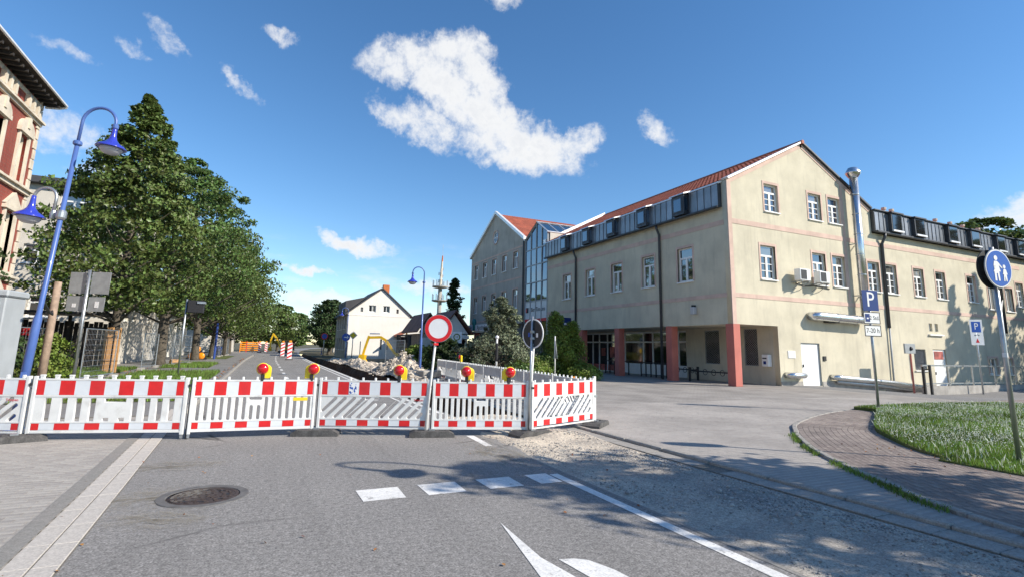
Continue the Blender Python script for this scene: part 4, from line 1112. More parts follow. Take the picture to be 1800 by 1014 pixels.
MA = thing('radio_mast', 'slender radio mast with two antenna platforms above the brown roofs', 'mast', (32.8, 106.1, 0))
obj('shaft', MB().tube([(0, 0, 0), (0, 0, 13.9)], [.6, .42], 12), 'concrete', MA, smooth=True)
obj('upper_shaft', MB().tube([(0, 0, 13.9), (.2, 0, 19.5)], [.32, .2], 10), 'sandstone', MA); obj('tip', MB().tube([(.2, 0, 19.4), (.25, 0, 20.8)], [.2, .12], 8), 'brick_orange', MA); obj('needle', MB().tube([(.25, 0, 20.8), (.25, 0, 23.2)], .04, 5), 'galv', MA)
for z in (10.95, 13.85):
    p = obj('platform', MB().lathe([(1.2, 0), (1.7, .15), (1.7, .35), (.7, .4)], 16, (0, 0, z)), 'concrete', MA)
    for k in range(8):
        a = k * math.pi / 4; obj('antenna', MB().tube([(1.6 * math.cos(a), 1.6 * math.sin(a), z + .3), (1.6 * math.cos(a), 1.6 * math.sin(a), z + 1.6)], .1, 6), 'galv', p)
for k in range(7): obj('antenna', MB().tube([(.5 * math.cos(k * 2.1), .5 * math.sin(k * 2.1), 14.6 + k * .5), (.5 * math.cos(k * 2.1), .5 * math.sin(k * 2.1), 15.2 + k * .5)], .12, 6), 'galv', MA)

def far_house(x, y, w, d, h, p, wall, roof, label, rz=0.0):
    t = thing('small_house', label, 'house', (x, y, 0), rz)
    obj('wall', MB().box(0, w, 0, d, 0, h).add([(0, 0, h), (w, 0, h), (w / 2, 0, p), (0, d, h), (w, d, h), (w / 2, d, p)], [(0, 1, 2), (5, 4, 3)]), wall, t)
    for a in (-.4, w + .4):
        obj('roof', MB().add([(a, -.3, h - .2), (w / 2, -.3, p), (w / 2, d + .3, p), (a, d + .3, h - .2), (a, -.3, h), (w / 2, -.3, p + .2), (w / 2, d + .3, p + .2), (a, d + .3, h)], [(0, 1, 2, 3), (7, 6, 5, 4), (0, 4, 5, 1), (1, 5, 6, 2), (2, 6, 7, 3), (3, 7, 4, 0)]), roof, t)
    for i in range(int(w / 2)): window(t, (1 + 2 * i, 0, 1.0), 0, .9, 1.4, simple=True, surround=None)
    for i in range(int(d / 2.5)): window(t, (0, 1.3 + 2.5 * i, 1.0), RA, .9, 1.4, simple=True, surround=None)


far_house(13.5, 118, 9, 12, 4.2, 7.5, 'stucco_cream', 'roof_brown', 'small cream house at the far end of the street')
far_house(15.5, 66, 7, 6, 3.0, 4.9, 'stucco_white', 'roof_tile', 'low white house with red roof right of the white gable')
far_house(-14, 96, 9, 18, 6.0, 9.5, 'stucco_cream', 'roof_dark', 'cream house far back behind the row of trees')

# ---------------------------------------------------------------- brick town house on the left
BH = thing('brick_house', 'red brick town house with cream stone trim and deep eaves at the left edge', 'house', (-9.04, 26.23, 0))
RB = R(90); BL = 17.0
by = [-1.15 - 2.05 * k for k in range(8)]
fz = [(7.45, 1.75, .72), (4.1, 2.1, .8), (.9, 2.0, .8)]
holes = [rect(y - wd / 2, y + wd / 2, z, z + h) for y in by for z, h, wd in fz]
w = plate(rect(-BL, 0, -.1, 11.0), holes, .4); w.transform(Matrix.Translation((0, .2, 0)))
obj('wall', w, 'brick_red', BH, (0, 0, 0), (0, 0, RB))
for i, y in enumerate(by):
    for k, (z, h, wd) in enumerate(fz):
        wo = window(BH, (0, y, z), RB, wd, h, surround=None, sill=False, recess=.2)
        q = MB().box(-wd / 2 - .13, -wd / 2, -.08, .1, -.1, h + .05).box(wd / 2, wd / 2 + .13, -.08, .1, -.1, h + .05).box(-wd / 2 - .26, wd / 2 + .26, -.14, .1, h + .05, h + .22).box(-wd / 2 - .28, wd / 2 + .28, -.16, .1, -.2, -.1)
        if k == 0:
            ar_ = [(wd / 2 + .26) * math.cos(t) for t in np.linspace(0, math.pi, 13)]; az_ = [h + .22 + .42 * math.sin(t) for t in np.linspace(0, math.pi, 13)]
        else:
            ar_ = [wd / 2 + .3, 0, -wd / 2 - .3]; az_ = [h + .22, h + .75, h + .22]
        n = len(ar_); q.add([(x, -.12, zz) for x, zz in zip(ar_, az_)] + [(x, .02, zz) for x, zz in zip(ar_, az_)], [tuple(range(n - 1, -1, -1)), tuple(range(n, 2 * n))] + [(j, j + 1, n + j + 1, n + j) for j in range(n - 1)])
        if k == 0: q.box(-.09, .09, -.16, 0, h + .3, h + .72)
        q.box(-wd / 2 + .001, -wd / 2 + .03, .1, .21, 0, h).box(wd / 2 - .03, wd / 2 - .001, .1, .21, 0, h).box(-wd / 2 + .03, wd / 2 - .03, .1, .21, h - .03, h - .001)
        obj('stone_surround', q, 'sandstone', wo)
for z0, z1, pr in ((7.08, 7.22, .12), (10.0, 10.1, .10), (3.66, 3.8, .12)):
    obj('cornice', MB().box(0, pr, -BL, .02, z0, z1).box(0, pr + .1, -BL, .06, z1, z1 + .08), 'sandstone', BH)
for k in range(26): 
    z = .2 + .42 * k
    obj('quoin', MB().box(-.01, .05, -.26 if k % 2 else -.18, .03, z, z + .39, .012), 'sandstone', BH)
for i in range(8):
    for j in range(3):
        y = -.62 - 2.05 * i - .42 * j
        obj('baluster', MB().box(0, .16, y - .11, y + .05, 10.24, 10.72), 'sandstone', BH)
obj('frieze', MB().box(-.02, .03, -BL, 0, 10.72, 10.9), 'sandstone', BH)
obj('eaves', MB().add([(-.2, -BL, 10.98), (.66, -BL, 11.08), (.66, -BL, 11.18), (-6, -BL, 12.6), (-.2, .25, 10.98), (.66, .25, 11.08), (.66, .25, 11.18), (-6, .25, 12.6)], [(0, 1, 2, 3), (7, 6, 5, 4), (0, 4, 5, 1), (1, 5, 6, 2), (2, 6, 7, 3)]), 'wood_dark', BH)
obj('gutter', MB().box(.65, .73, -BL, .3, 11.1, 11.2, .02), 'sheet_white', BH)
obj('eave_return', MB().tube([(.7, .28, 11.1), (.45, .26, 11.0), (.05, .12, 10.9)], .05, 8), 'sheet_white', BH)
for i in range(40): obj('rafter_end', MB().box(.02, .58, -.13 - .4 * i, -.04 - .4 * i, 10.9, 11.0), 'wood_dark', BH)
obj('core', MB().box(-12, -.45, -BL, -.1, 0, 11), 'stucco_dark', BH); obj('end_wall', MB().box(-12, -.4, -.1, .0, 0, 11), 'brick_red', BH)

# ---------------------------------------------------------------- apartment house behind it
AH = thing('apartment_house', 'cream rendered apartment house with flat dark roof edge behind the lamp', 'house', (-8.8, 42, 0))
we = [(-3.2, 9.5, 1.5, 1.3), (-4.6, 6.2, 1.5, 1.2), (-3.9, 2.9, 1.6, 1.3), (-6.8, 9.5, 1.5, 1.3), (-7.4, 6.2, 1.5, 1.2), (-1.4, 6.2, 1.2, 1.2), (-1.4, 9.5, 1.2, 1.2)]
w = plate(rect(-12, 0, -.1, 11.3), [rect(x - a / 2, x + a / 2, z, z + h) for x, z, a, h in we], .3); w.transform(Matrix.Translation((0, .15, 0)))
obj('wall', w, 'stucco_cream', AH)
for x, z, a, h in we: window(AH, (x, 0, z), 0, a, h, surround=None)
w = plate(rect(.3, 12, -.1, 11.3), [rect(y - .6, y + .6, z, z + 1.3) for y in (2, 4.6, 7.2, 9.8) for z in (2.9, 6.2, 9.4)], .3); w.transform(Matrix.Translation((0, .15, 0)))
obj('side_wall', w, 'stucco_cream', AH, (0, 0, 0), (0, 0, RB))
for y in (2, 4.6, 7.2, 9.8):
    for z in (2.9, 6.2, 9.4): window(AH, (0, y, z), RB, 1.2, 1.3, surround=None)
obj('roof', MB().box(-12.4, .45, -.45, 12.3, 11.3, 11.75, .03), 'roof_dark', AH); obj('core', MB().box(-11.7, -.4, .4, 11.8, 0, 11.2), 'stucco_dark', AH)
obj('aerial', MB().tube([(-3.0, 3, 11.7), (-3.0, 3, 14.0)], .03, 5), 'galv', AH)
GA = thing('garage_row', 'low white rendered building with small round vents behind the second tree', 'building', (-8.8, 54.2, 0))
w = plate(rect(.0, 22, -.1, 4.2), [rect(x, x + 2.2, 0.0, 2.3) for x in (7.5, 11, 14.5, 18)], .25); w.transform(Matrix.Translation((0, .125, 0)))
obj('wall', w, 'stucco_white', GA, (0, 0, 0), (0, 0, RB))
for x in (7.5, 11, 14.5, 18): obj('garage_door', MB().box(-.14, -.06, x, x + 2.2, 0, 2.3), 'grey_box', GA)
obj('end_wall', MB().box(-8, 0, -.2, 0, 0, 4.2), 'stucco_white', GA); obj('roof', MB().box(-8.3, .3, -.3, 22.3, 4.2, 4.4), 'roof_dark', GA)
for k in range(3): obj('vent', MB().lathe([(.22, 0), (.22, .04)], 12).xf(Matrix.Translation((.02, 1.2 + .8 * k, .9)) @ Matrix.Rotation(R(90), 4, 'Y')), 'ink', GA)
# ================================================================ BARRIERS AND WARNING LIGHTS
def barrier_proto(kind):
    """2 m barrier board from x = 0 to 2, front towards -y"""
    t = thing('barrier_board', 'x', 'barrier', (0, 0, -50)); holes = []
    zb, zt = .105, .935
    if kind == 'V':
        xs_ = np.linspace(.12, 1.88, 16)
        for i, x in enumerate(xs_):
            if i in (7, 8): holes.append(slot(x, .30, x, .49, .026))
            else: holes.append(slot(x, .30, x, .63, .026))
        holes.append(slot(.92, .63, 1.08, .63, .022))
    elif kind == 'W':
        for x in (.22, .42, .60, .78): holes.append(rect(x - .035, x + .035, .27, .64))
        for x in (1.32, 1.48, 1.64, 1.80): holes.append(rect(x - .035, x + .035, .27, .64))
        holes += [rect(.93, 1.2, .585, .64), rect(.93, 1.0, .275, .33), rect(1.13, 1.2, .275, .33)]
    else:
        for i in range(12):
            x = -.02 + .165 * i; a = (x, .30); b = (x + .33, .63)
            if a[0] < .09: s_ = .09 - a[0]; a = (.09, .30 + s_)
            if b[0] > 1.91: s_ = b[0] - 1.91; b = (1.91, .63 - s_)
            if i in (5, 6): b = (b[0] - .12, b[1] - .12)
            if i > 9: b = (b[0] - .05, b[1] - .05)
            if b[0] - a[0] > .05: holes.append(slot(a[0], a[1], b[0], b[1], .026))
        holes.append(slot(.86, .63, 1.06, .63, .022))
    body = plate(rect(.03, 1.97, zb, zt), holes, .046, bevel=.006)
    obj('panel', body, 'white_plastic', t)
    fr = MB().box(.0, .05, -.034, .034, .06, .985, .006).box(1.95, 2.0, -.034, .034, .06, .985, .006)
    for z in (.935, .675, .265, .11): fr.box(.05, 1.95, -.031, .031, z - .012, z + .014)
    obj('frame', fr, 'white_plastic', t)
    for x in (.025, 1.975): obj('leg', MB().box(x - .018, x + .018, -.02, .02, 0, .065), 'galv', t)
    n = 9 if kind != 'W' else 11
    pg = (MB().box(-.018, .018, -.02, .02, .94, 1.0, .005) if kind != 'W' else MB().box(-.02, .02, -.022, .022, .94, .985).box(-.028, .028, -.026, .026, .985, 1.01, .004)).mesh('peg'); pg.materials.append(MAT['white_plastic'])
    for k in range(n): obj('peg', pg, None, t, (.1 + 1.8 * k / (n - 1), 0, 0))
    u = .188
    for z0, z1 in ((.692, .918), (.148, .25)):
        x = .06
        for i in range(11):
            wd = u / 2 if i in (0, 10) else u
            red = i % 2 == 0
            obj('red_stripe' if red else 'white_stripe', MB().box(x, x + wd, -.0275 if red else -.0265, -.0225, z0, z1), 'red_foil' if red else 'white_foil', t); x += wd
    return t


PROT = {k: barrier_proto(k) for k in 'VWD'}
G_B = 'front row of red and white barrier boards'


def place_barrier(kind, A, B, label, group, z=0.0):
    a, b = Vector(A), Vector(B); d = b - a; L = d.length
    t = dup(PROT[kind], (a.x, a.y, z), math.atan2(d.y, d.x), label, group); t.scale = ((L - .05) / 2.0, 1, 1); return t


J = [(-5.35, 11.75), (-3.29, 11.05), (-1.03, 10.47), (.99, 10.32), (2.91, 9.59), (4.67, 9.03), (6.58, 9.74)]
fl_ = ['white barrier board with slanted slots cut off by the left picture edge', 'white barrier board with broad upright slots and a blank centre plate', 'white barrier board with narrow upright slots carrying two warning lights over the road',
       'white barrier board with slanted slots and a blue speckled sticker', 'white barrier board with upright slots between the two round sign poles', 'rightmost front barrier board, slanted slots, angled away from the viewer']
FB = []
for k, kd in enumerate('DWVDVD'):
    o = place_barrier(kd, J[k], J[k + 1], fl_[k], G_B, .015); FB.append(o)
rotx = [.03, .02, -.01, .0, .01, .0]
stick = obj('sticker', MB().box(.54, .695, -.031, -.0285, .70, .91), 'sign_white', FB[3])
dots = MB(); g3 = np.random.default_rng(11)
for k in range(26):
    x, z, r = g3.uniform(.555, .68), g3.uniform(.715, .895), g3.uniform(.006, .016)
    dots.add([(x + r * math.cos(q), -.0325, z + r * math.sin(q)) for q in np.linspace(0, 2 * math.pi, 9)[:-1]], [tuple(range(7, -1, -1))])
obj('sticker_dots', dots, 'sign_blue', stick)
for i in (0, 3): obj('maker_mark', text_mesh('Triopan', .055, .0005), 'sign_red', FB[i], (1.8, -.0255, .61))
obj('maker_mark', MB().box(1.62, 1.86, -.026, -.0235, .585, .64), 'yellow_plastic', FB[2])
bl = ['first shaded barrier board of the side row behind the front corner', 'second barrier board of the side row, counted from the front corner', 'third barrier board of the side row beside the hedge', 'fourth barrier board of the side row, left of the pine',
      'fifth barrier board of the side row beside the trench', 'sixth barrier board of the side row towards the kiosk', 'seventh barrier board of the side row towards the kiosk', 'last barrier board of the side row near the blue lamp post']
P0, P1 = Vector((6.66, 9.95)), Vector((8.2, 26.4))
for k in range(8):
    a = P0.lerp(P1, k / 8); b = P0.lerp(P1, (k + 1) / 8)
    place_barrier('DVVDVDVD'[k], a, b, bl[k], 'side row of barrier boards seen from behind', -.01)
for p in PROT.values():
    for c in list(p.children):
        for d in list(c.children): bpy.data.objects.remove(d)
        bpy.data.objects.remove(c)
    bpy.data.objects.remove(p)


def foot(x, y, rz, label):
    t = thing('rubber_ballast', label, 'ballast', (x, y, 0.002), rz, 'recycled rubber barrier feet')
    m = MB(); pr = [(-.4, 0), (.4, 0), (.4, .05), (.3, .105), (-.3, .105), (-.4, .05)]
    m.add([(px, -.19, pz) for px, pz in pr] + [(px, .19, pz) for px, pz in pr], [tuple(range(6)), tuple(range(11, 5, -1))] + [(k, k + 6, (k + 1) % 6 + 6, (k + 1) % 6) for k in range(6)])
    obj('base', m, 'rubber', t)
    obj('socket', MB().box(-.05, .05, -.05, .05, .09, .125), 'galv', t); obj('grip', MB().box(-.26, -.14, -.06, .06, .1, .111), 'ink', t); obj('grip', MB().box(.14, .26, -.06, .06, .1, .111), 'ink', t)


fnm = ['dark rubber barrier foot at the left edge of the picture', 'rubber barrier foot between the second and third front barrier boards', 'rubber barrier foot left of the white striped sticker board', 'rubber barrier foot under the no-entry sign pole', 'rubber barrier foot below the turned round sign', 'rubber barrier foot under the right end post of the front row']
for i, (p, a, lb) in enumerate(zip(J[1:], (18, 0, -16, -14, 10, 40), fnm)):
    if i == 1: continue
    foot(p[0] - (.1 if i == 0 else 0), p[1] - (.12 if i == 0 else .05), R(a), lb)
for i, (p, lb) in enumerate(zip(J[1:6], ('left', 'second', 'third', 'fourth', 'fifth'))):
    t = thing('barrier_post', 'thin dark steel post at the ' + lb + ' joint of the front barriers', 'post', (p[0], p[1], 0)); obj('tube', MB().tube([(0, .0, 0), (0, .0, .96)], .02, 8), 'black_metal' if i != 4 else 'galv', t); obj('clamp', MB().box(-.05, .05, -.03, .03, .85, .89), 'black_metal', t)
t = thing('barrier_post', 'white end post at the right corner of the front barriers', 'post', (6.62, 9.8, 0)); obj('tube', MB().box(-.03, .03, -.03, .03, 0, 1.04, .006), 'white_plastic', t); obj('clamp', MB().box(-.05, .05, -.04, .04, .6, .64), 'galv', t)


def warn_light(bi, fr, label, turn=0.0, side=1):
    a, b = Vector(J[bi]), Vector(J[bi + 1]); p = a.lerp(b, fr); d = b - a
    t = thing('warning_light', label, 'warning light', (p.x, p.y, .985), math.atan2(d.y, d.x) + turn, 'red warning lights on the front barriers'); t.scale = (.8, .8, .8)
    m = MB(); w_, h0, h1 = .10, .0, .20; pts = [(-w_, h0), (w_, h0), (w_, h1)] + [(w_ * math.cos(q), h1 + w_ * math.sin(q)) for q in np.linspace(0, math.pi, 12)[1:-1]] + [(-w_, h1)]
    hs = plate(pts, [], .09, .012); hs.transform(Matrix.Translation((.06 * side, .06, .0)))
    obj('housing', hs, 'yellow_plastic', t)
    obj('lens_rim', MB().lathe([(.125, -.012), (.132, 0), (.125, .014)], 28).xf(Matrix.Translation((-.02 * side, .0, .21)) @ Matrix.Rotation(R(90), 4, 'X')), 'yellow_plastic', t, smooth=True)
    obj('lens', MB().lathe([(.118, 0), (.118, .012), (.112, .035), (.095, .06), (.065, .083), (.03, .095), (.006, .098)], 28).xf(Matrix.Translation((-.02 * side, -.012, .21)) @ Matrix.Rotation(R(90), 4, 'X')), 'red_lens', t, smooth=True)
    obj('bracket', MB().box(-.05, .03, -.04, .04, -.06, .09, .008), 'black_metal', t)


warn_light(2, .53, 'red warning light over the middle of the road barrier, leftmost', .1, 1)
warn_light(2, .93, 'second red warning light from the left, beside a barrier joint', -.05, -1)
warn_light(3, .70, 'middle red warning light in front of the rubble heap', .05, 1)
warn_light(4, .34, 'red warning light just right of the no-entry sign pole', -.1, 1)
warn_light(4, .77, 'rightmost red warning light beside the turned round sign', .1, -1)
t = thing('warning_light', 'small distant warning light on the far end of the side barriers', 'warning light', (7.75, 21.6, .97), R(80))
obj('housing', MB().box(-.09, .09, -.05, .05, 0, .3, .03), 'yellow_plastic', t); obj('lens', MB().lathe([(.1, 0), (.09, .04), (.02, .07)], 16).xf(Matrix.Translation((0, .06, .22)) @ Matrix.Rotation(R(-90), 4, 'X')), 'red_lens', t)

# ================================================================ SIGNS


def pole(t, a, b, r=.03, m='galv'): return obj('pole', MB().tube([a, b], r, 12), m, t, smooth=True)


def disc(r, th, m, t, loc, rz, name='plate', tilt=0.0):
    me = MB().lathe([(r, -th / 2), (r, th / 2)], 40).xf(Matrix.Rotation(R(90), 4, 'X')); return obj(name, me, m, t, loc, (0, tilt, rz))


def ring(r0, r1, th, m, t, loc, rz, name, tilt=0.0):
    return obj(name, plate(circle(0, 0, r1, 48), [circle(0, 0, r0, 48)], th), m, t, loc, (0, tilt, rz))


# no-entry sign (white disc, red ring)
t = thing('no_entry_sign', 'round white no-entry sign with red ring on a leaning pole at the barriers', 'traffic sign', (2.79, 9.56, .0)); rz = R(-22)
pole(t, (.0, 0, .05), (.155, .04, 1.98), .022, 'white_plastic')
q = disc(.262, .012, 'sign_back', t, (.17, .0, 1.945), rz, 'backing'); disc(.25, .004, 'sign_white', q, (0, -.009, 0), 0, 'face'); ring(.185, .252, .004, 'sign_red', q, (0, -.0125, 0), 0, 'red_ring')
obj('clamp', MB().box(.09, .17, -.035, .05, 1.63, 1.67), 'sign_red', t)
# turned round sign seen from behind
t = thing('turned_sign', 'round traffic sign turned away, dark back with white rim', 'traffic sign', (4.6, 8.98, 0)); rz = R(-25 + 180 - 48)
pole(t, (0, 0, .05), (.06, .02, 2.22), .022, 'galv'); pole(t, (.05, .1, .05), (.1, .02, 1.7), .02, 'white_plastic')
q = disc(.28, .006, 'sign_back_dark', t, (.08, .03, 1.89), rz, 'backing'); ring(.262, .285, .014, 'sign_white', q, (0, 0, 0), 0, 'rim')
for dx, dz in ((-.12, -.03), (.1, -.02)): obj('label', MB().box(dx - .025, dx + .025, .0035, .006, dz - .04, dz + .04), 'sign_blue' if dx > 0 else 'sign_white', q)
obj('clamp', MB().box(.03, .11, -.02, .05, 1.9, 1.95).box(.03, .11, -.02, .05, 1.78, 1.82), 'galv', t)
# give-way triangle seen from behind
t = thing('triangle_sign', 'narrow triangular sign seen edge-on before the thuja', 'traffic sign', (13.97, 24.33, 0)); rz = R(72)
pole(t, (0, 0, 0), (0, 0, 2.3), .035, 'white_plastic'); obj('plate', plate([(-.5, .0), (.5, 0), (0, .9)], [], .01), 'sign_back', t, (0, -.04, 1.15), (0, 0, rz))
obj('rim', plate([(-.52, -.02), (.52, -.02), (0, .93)], [[(-.4, .05), (.4, .05), (0, .76)]], .012), 'sign_white', t, (0, -.045, 1.15), (0, 0, rz))
# black topped post
t = thing('marker_post', 'slim white post with dark upper sleeve before the pine', 'post', (10.74, 24.63, 0)); pole(t, (0, 0, 0), (0, 0, 2.1), .05, 'white_plastic'); obj('sleeve', MB().tube([(0, 0, .95), (0, 0, 1.85)], .08, 10), 'ink', t); obj('knob', MB().lathe([(.02, 0), (.1, .06), (.1, .14), (.02, .2)], 12, (0, 0, 2.05)), 'sign_white', t, smooth=True)

# parking signs
t = thing('parking_sign', 'blue parking sign with two white plates on a grey pole at the lawn', 'traffic sign', (16.0, 9.4, .12)); rz = R(-9)
pole(t, (0, 0, -.1), (0, 0, 3.42), .036)
q = obj('blue_plate', plate([(-.3, 0), (.3, 0), (.3, .6), (-.3, .6)], [], .008, .003), 'sign_navy', t, (0, -.045, 2.79), (0, 0, rz))
pm_ = text_mesh('P', .62, .002); obj('letter', pm_, 'sign_white', q, (0, -.006, .31))
q2 = obj('time_plate', plate(rect(-.31, .31, 0, .35), [], .008, .003), 'sign_white', t, (0, -.045, 2.41), (0, 0, rz)); obj('border', plate(rect(-.31, .31, 0, .35), [rect(-.285, .285, .025, .325)], .004), 'ink', q2, (0, -.005, 0))
obj('disc_symbol', MB().box(-.25, -.08, -.009, -.004, .06, .29), 'sign_navy', q2); obj('disc_symbol', MB().box(-.2, -.13, -.011, -.009, .14, .18), 'sign_white', q2); obj('lettering', text_mesh('2 Std.', .165, .001), 'ink', q2, (.1, -.006, .175))
q3 = obj('hours_plate', plate(rect(-.31, .31, 0, .33), [], .008, .003), 'sign_white', t, (0, -.045, 2.05), (0, 0, rz)); obj('border', plate(rect(-.31, .31, 0, .33), [rect(-.285, .285, .025, .305)], .004), 'ink', q3, (0, -.005, 0)); obj('lettering', text_mesh('7-20 h', .19, .001), 'ink', q3, (0, -.006, .165))
t = thing('bay_sign', 'white sign with small blue parking symbol behind the railing', 'traffic sign', (38.4, 16.6, -.4)); rz = R(-30); t.scale = (.85, .85, 1.0)
pole(t, (0, 0, -.2), (0, 0, 4.2), .05)
q = obj('plate', plate(rect(-.42, .42, 0, 1.5), [], .01, .003), 'sign_white', t, (0, -.05, 2.8), (0, 0, rz)); s_ = obj('blue_field', MB().box(-.3, .3, -.01, -.006, .75, 1.38), 'sign_blue', q); obj('letter', text_mesh('P', .56, .001), 'sign_white', q, (0, -.012, 1.08))
obj('arrow', plate([(-.12, .14), (.12, .14), (0, .4)], [], .004), 'sign_red', q, (0, -.008, 0)); obj('lettering', text_mesh('nur für', .13, .001), 'ink', q, (0, -.008, .58))
# pedestrian sign at the right edge
t = thing('pedestrian_sign', 'round blue footpath sign with white adult and child at the right edge', 'traffic sign', (10.45, 4.18, .08)); rz = R(-8)
pole(t, (0, 0, -.1), (0, 0, 3.28), .034)
nrm = Vector((math.sin(R(188)), math.cos(R(188)), 0))
q = disc(.31, .012, 'sign_back', t, tuple(nrm * .06 + Vector((0, 0, 2.93))), rz, 'backing'); disc(.30, .004, 'sign_white', q, (0, -.008, 0), 0, 'rim'); disc(.283, .004, 'sign_blue', q, (0, -.011, 0), 0, 'face')
sil = [(-.03, -.2), (-.06, -.02), (-.13, -.03), (-.1, .06), (-.085, .1), (-.03, .12), (.03, .06), (.075, .0), (.06, -.015), (.01, .03), (.0, .0), (.04, -.05), (.01, -.06), (.015, -.2), (-.01, -.2), (-.015, -.07), (-.02, -.2)]
obj('adult_figure', plate([(-.1, -.2), (-.06, -.2), (-.055, -.08), (-.03, -.08), (-.02, -.2), (.015, -.2), (.01, -.05), (.045, -.05), (.015, .05), (.085, .0), (.095, .015), (.02, .09), (-.01, .115), (-.08, .115), (-.1, .05), (-.09, -.02), (-.075, -.02), (-.08, .05), (-.07, .03), (-.115, -.055), (-.1, -.06)][::-1], [], .003), 'sign_white', q, (-.02, -.015, 0))
disc(.04, .003, 'sign_white', q, (-.055, -.015, .165), 0, 'adult_head')
obj('child_figure', plate([(.06, -.2), (.085, -.2), (.095, -.12), (.115, -.2), (.14, -.2), (.135, -.09), (.16, -.09), (.13, -.01), (.1, .0), (.075, -.01), (.05, -.09), (.07, -.09)][::-1], [], .003), 'sign_white', q, (.02, -.015, 0)); disc(.03, .003, 'sign_white', q, (.12, -.015, .035), 0, 'child_head')
q = disc(.31, .012, 'sign_back_dark', t, tuple(nrm * -.04 + Vector((-.02, .0, 2.93))), rz, 'rear_plate')
obj('clamp', MB().box(-.05, .05, -.05, .05, 2.75, 2.79).box(-.05, .05, -.05, .05, 3.05, 3.09), 'galv', t); obj('sticker', MB().tube([(0, 0, 1.55), (0, 0, 1.62)], .036, 12), 'sign_white', t)
# back of direction signs on the left
t = thing('sign_cluster', 'four grey sign backs on one pole before the first tree', 'traffic sign', (-6.64, 26.22, 0))
pole(t, (0, 0, 0), (0, 0, 4.35), .06)
for x0, x1, z0, z1 in ((-.72, -.1, 3.4, 4.25), (.1, .82, 3.4, 4.28), (-.72, -.08, 2.7, 3.3), (.1, .72, 2.7, 3.28)): obj('plate', plate(rect(x0, x1, z0, z1), [], .012, .004), 'sign_back', t, (0, .05, 0), (0, 0, R(-20)))
obj('sticker', MB().box(-.5, -.36, -.01, 0, 2.85, 3.0), 'sign_white', t, (0, .04, 0), (0, 0, R(-20))); obj('sticker', MB().box(.35, .5, -.01, 0, 2.85, 3.1), 'sign_white', t, (0, .04, 0), (0, 0, R(-20)))
t = thing('signal_pole', 'slim grey pole with small dark lamp box before the trees', 'pole', (-3.53, 29.3, 0)); pole(t, (0, 0, 0), (0, 0, 3.6), .045); obj('lamp_box', MB().box(.05, .75, -.15, .15, 2.95, 3.55, .03), 'ink', t); obj('lamp_hood', MB().box(.45, .8, -.2, .2, 3.4, 3.5), 'galv', t)
# small signs down the street
t = thing('priority_sign', 'yellow diamond priority sign before the white house', 'traffic sign', (9.5, 64.6, 0)); pole(t, (0, 0, 0), (0, 0, 3.1), .05); q = obj('plate', plate([(0, -.5), (.5, 0), (0, .5), (-.5, 0)], [], .02), 'sign_white', t, (0, -.07, 2.75), (0, 0, R(-15))); obj('diamond', plate([(0, -.36), (.36, 0), (0, .36), (-.36, 0)], [], .01), 'yellow_plastic', q, (0, -.02, 0))
t = thing('blue_sign', 'small round blue sign beside the white house', 'traffic sign', (8.0, 59.4, 0)); pole(t, (0, 0, 0), (0, 0, 2.7), .06); q = disc(.42, .02, 'sign_blue', t, (0, -.08, 2.42), R(-12)); obj('arrow', plate([(-.2, .05), (.1, .05), (.1, .18), (.28, 0), (.1, -.18), (.1, -.05), (-.2, -.05)], [], .006), 'sign_white', q, (0, -.016, 0))
t = thing('no_stopping_sign', 'distant round blue and red no-stopping sign by the road', 'traffic sign', (7.4, 76, 0)); pole(t, (0, 0, 0), (0, 0, 3.0), .06); q = disc(.45, .02, 'sign_red', t, (0, -.08, 2.7), R(-10)); disc(.34, .01, 'sign_blue', q, (0, -.016, 0), 0, 'face')
t = thing('stop_sign_board', 'white bus stop board with green ring before the kiosk', 'stop sign', (14.6, 42.0, 0)); pole(t, (0, 0, 0), (0, 0, 2.2), .06, 'yellow_plastic'); q = obj('plate', plate(rect(-.42, .42, 0, .95), [], .03), 'sign_white', t, (0, -.06, 1.95), (0, 0, R(-20))); ring(.2, .29, .01, 'leaf_thuja', q, (0, -.022, .5), 0, 'green_ring'); obj('letter', text_mesh('H', .3, .003), 'leaf_thuja', q, (0, -.02, .5))

# ================================================================ STREET LAMPS


def bell(t, x, y, z, s=1.0):
    """lamp head hanging from (x, y, z)"""
    o = obj('lamp_shade', MB().lathe([(.045 * s, 0), (.05 * s, -.06), (.06 * s, -.2 * s), (.085 * s, -.3 * s), (.15 * s, -.38 * s), (.25 * s, -.44 * s), (.31 * s, -.5 * s), (.31 * s, -.515 * s), (.27 * s, -.505 * s)], 24, (x, y, z)), 'lamp_shade', t, smooth=True)
    obj('lamp_glass', MB().lathe([(.23 * s, -.505 * s), (.225 * s, -.55 * s), (.19 * s, -.61 * s), (.11 * s, -.66 * s), (.01, -.67 * s)], 20, (x, y, z)), 'lamp_glass', o, smooth=True)


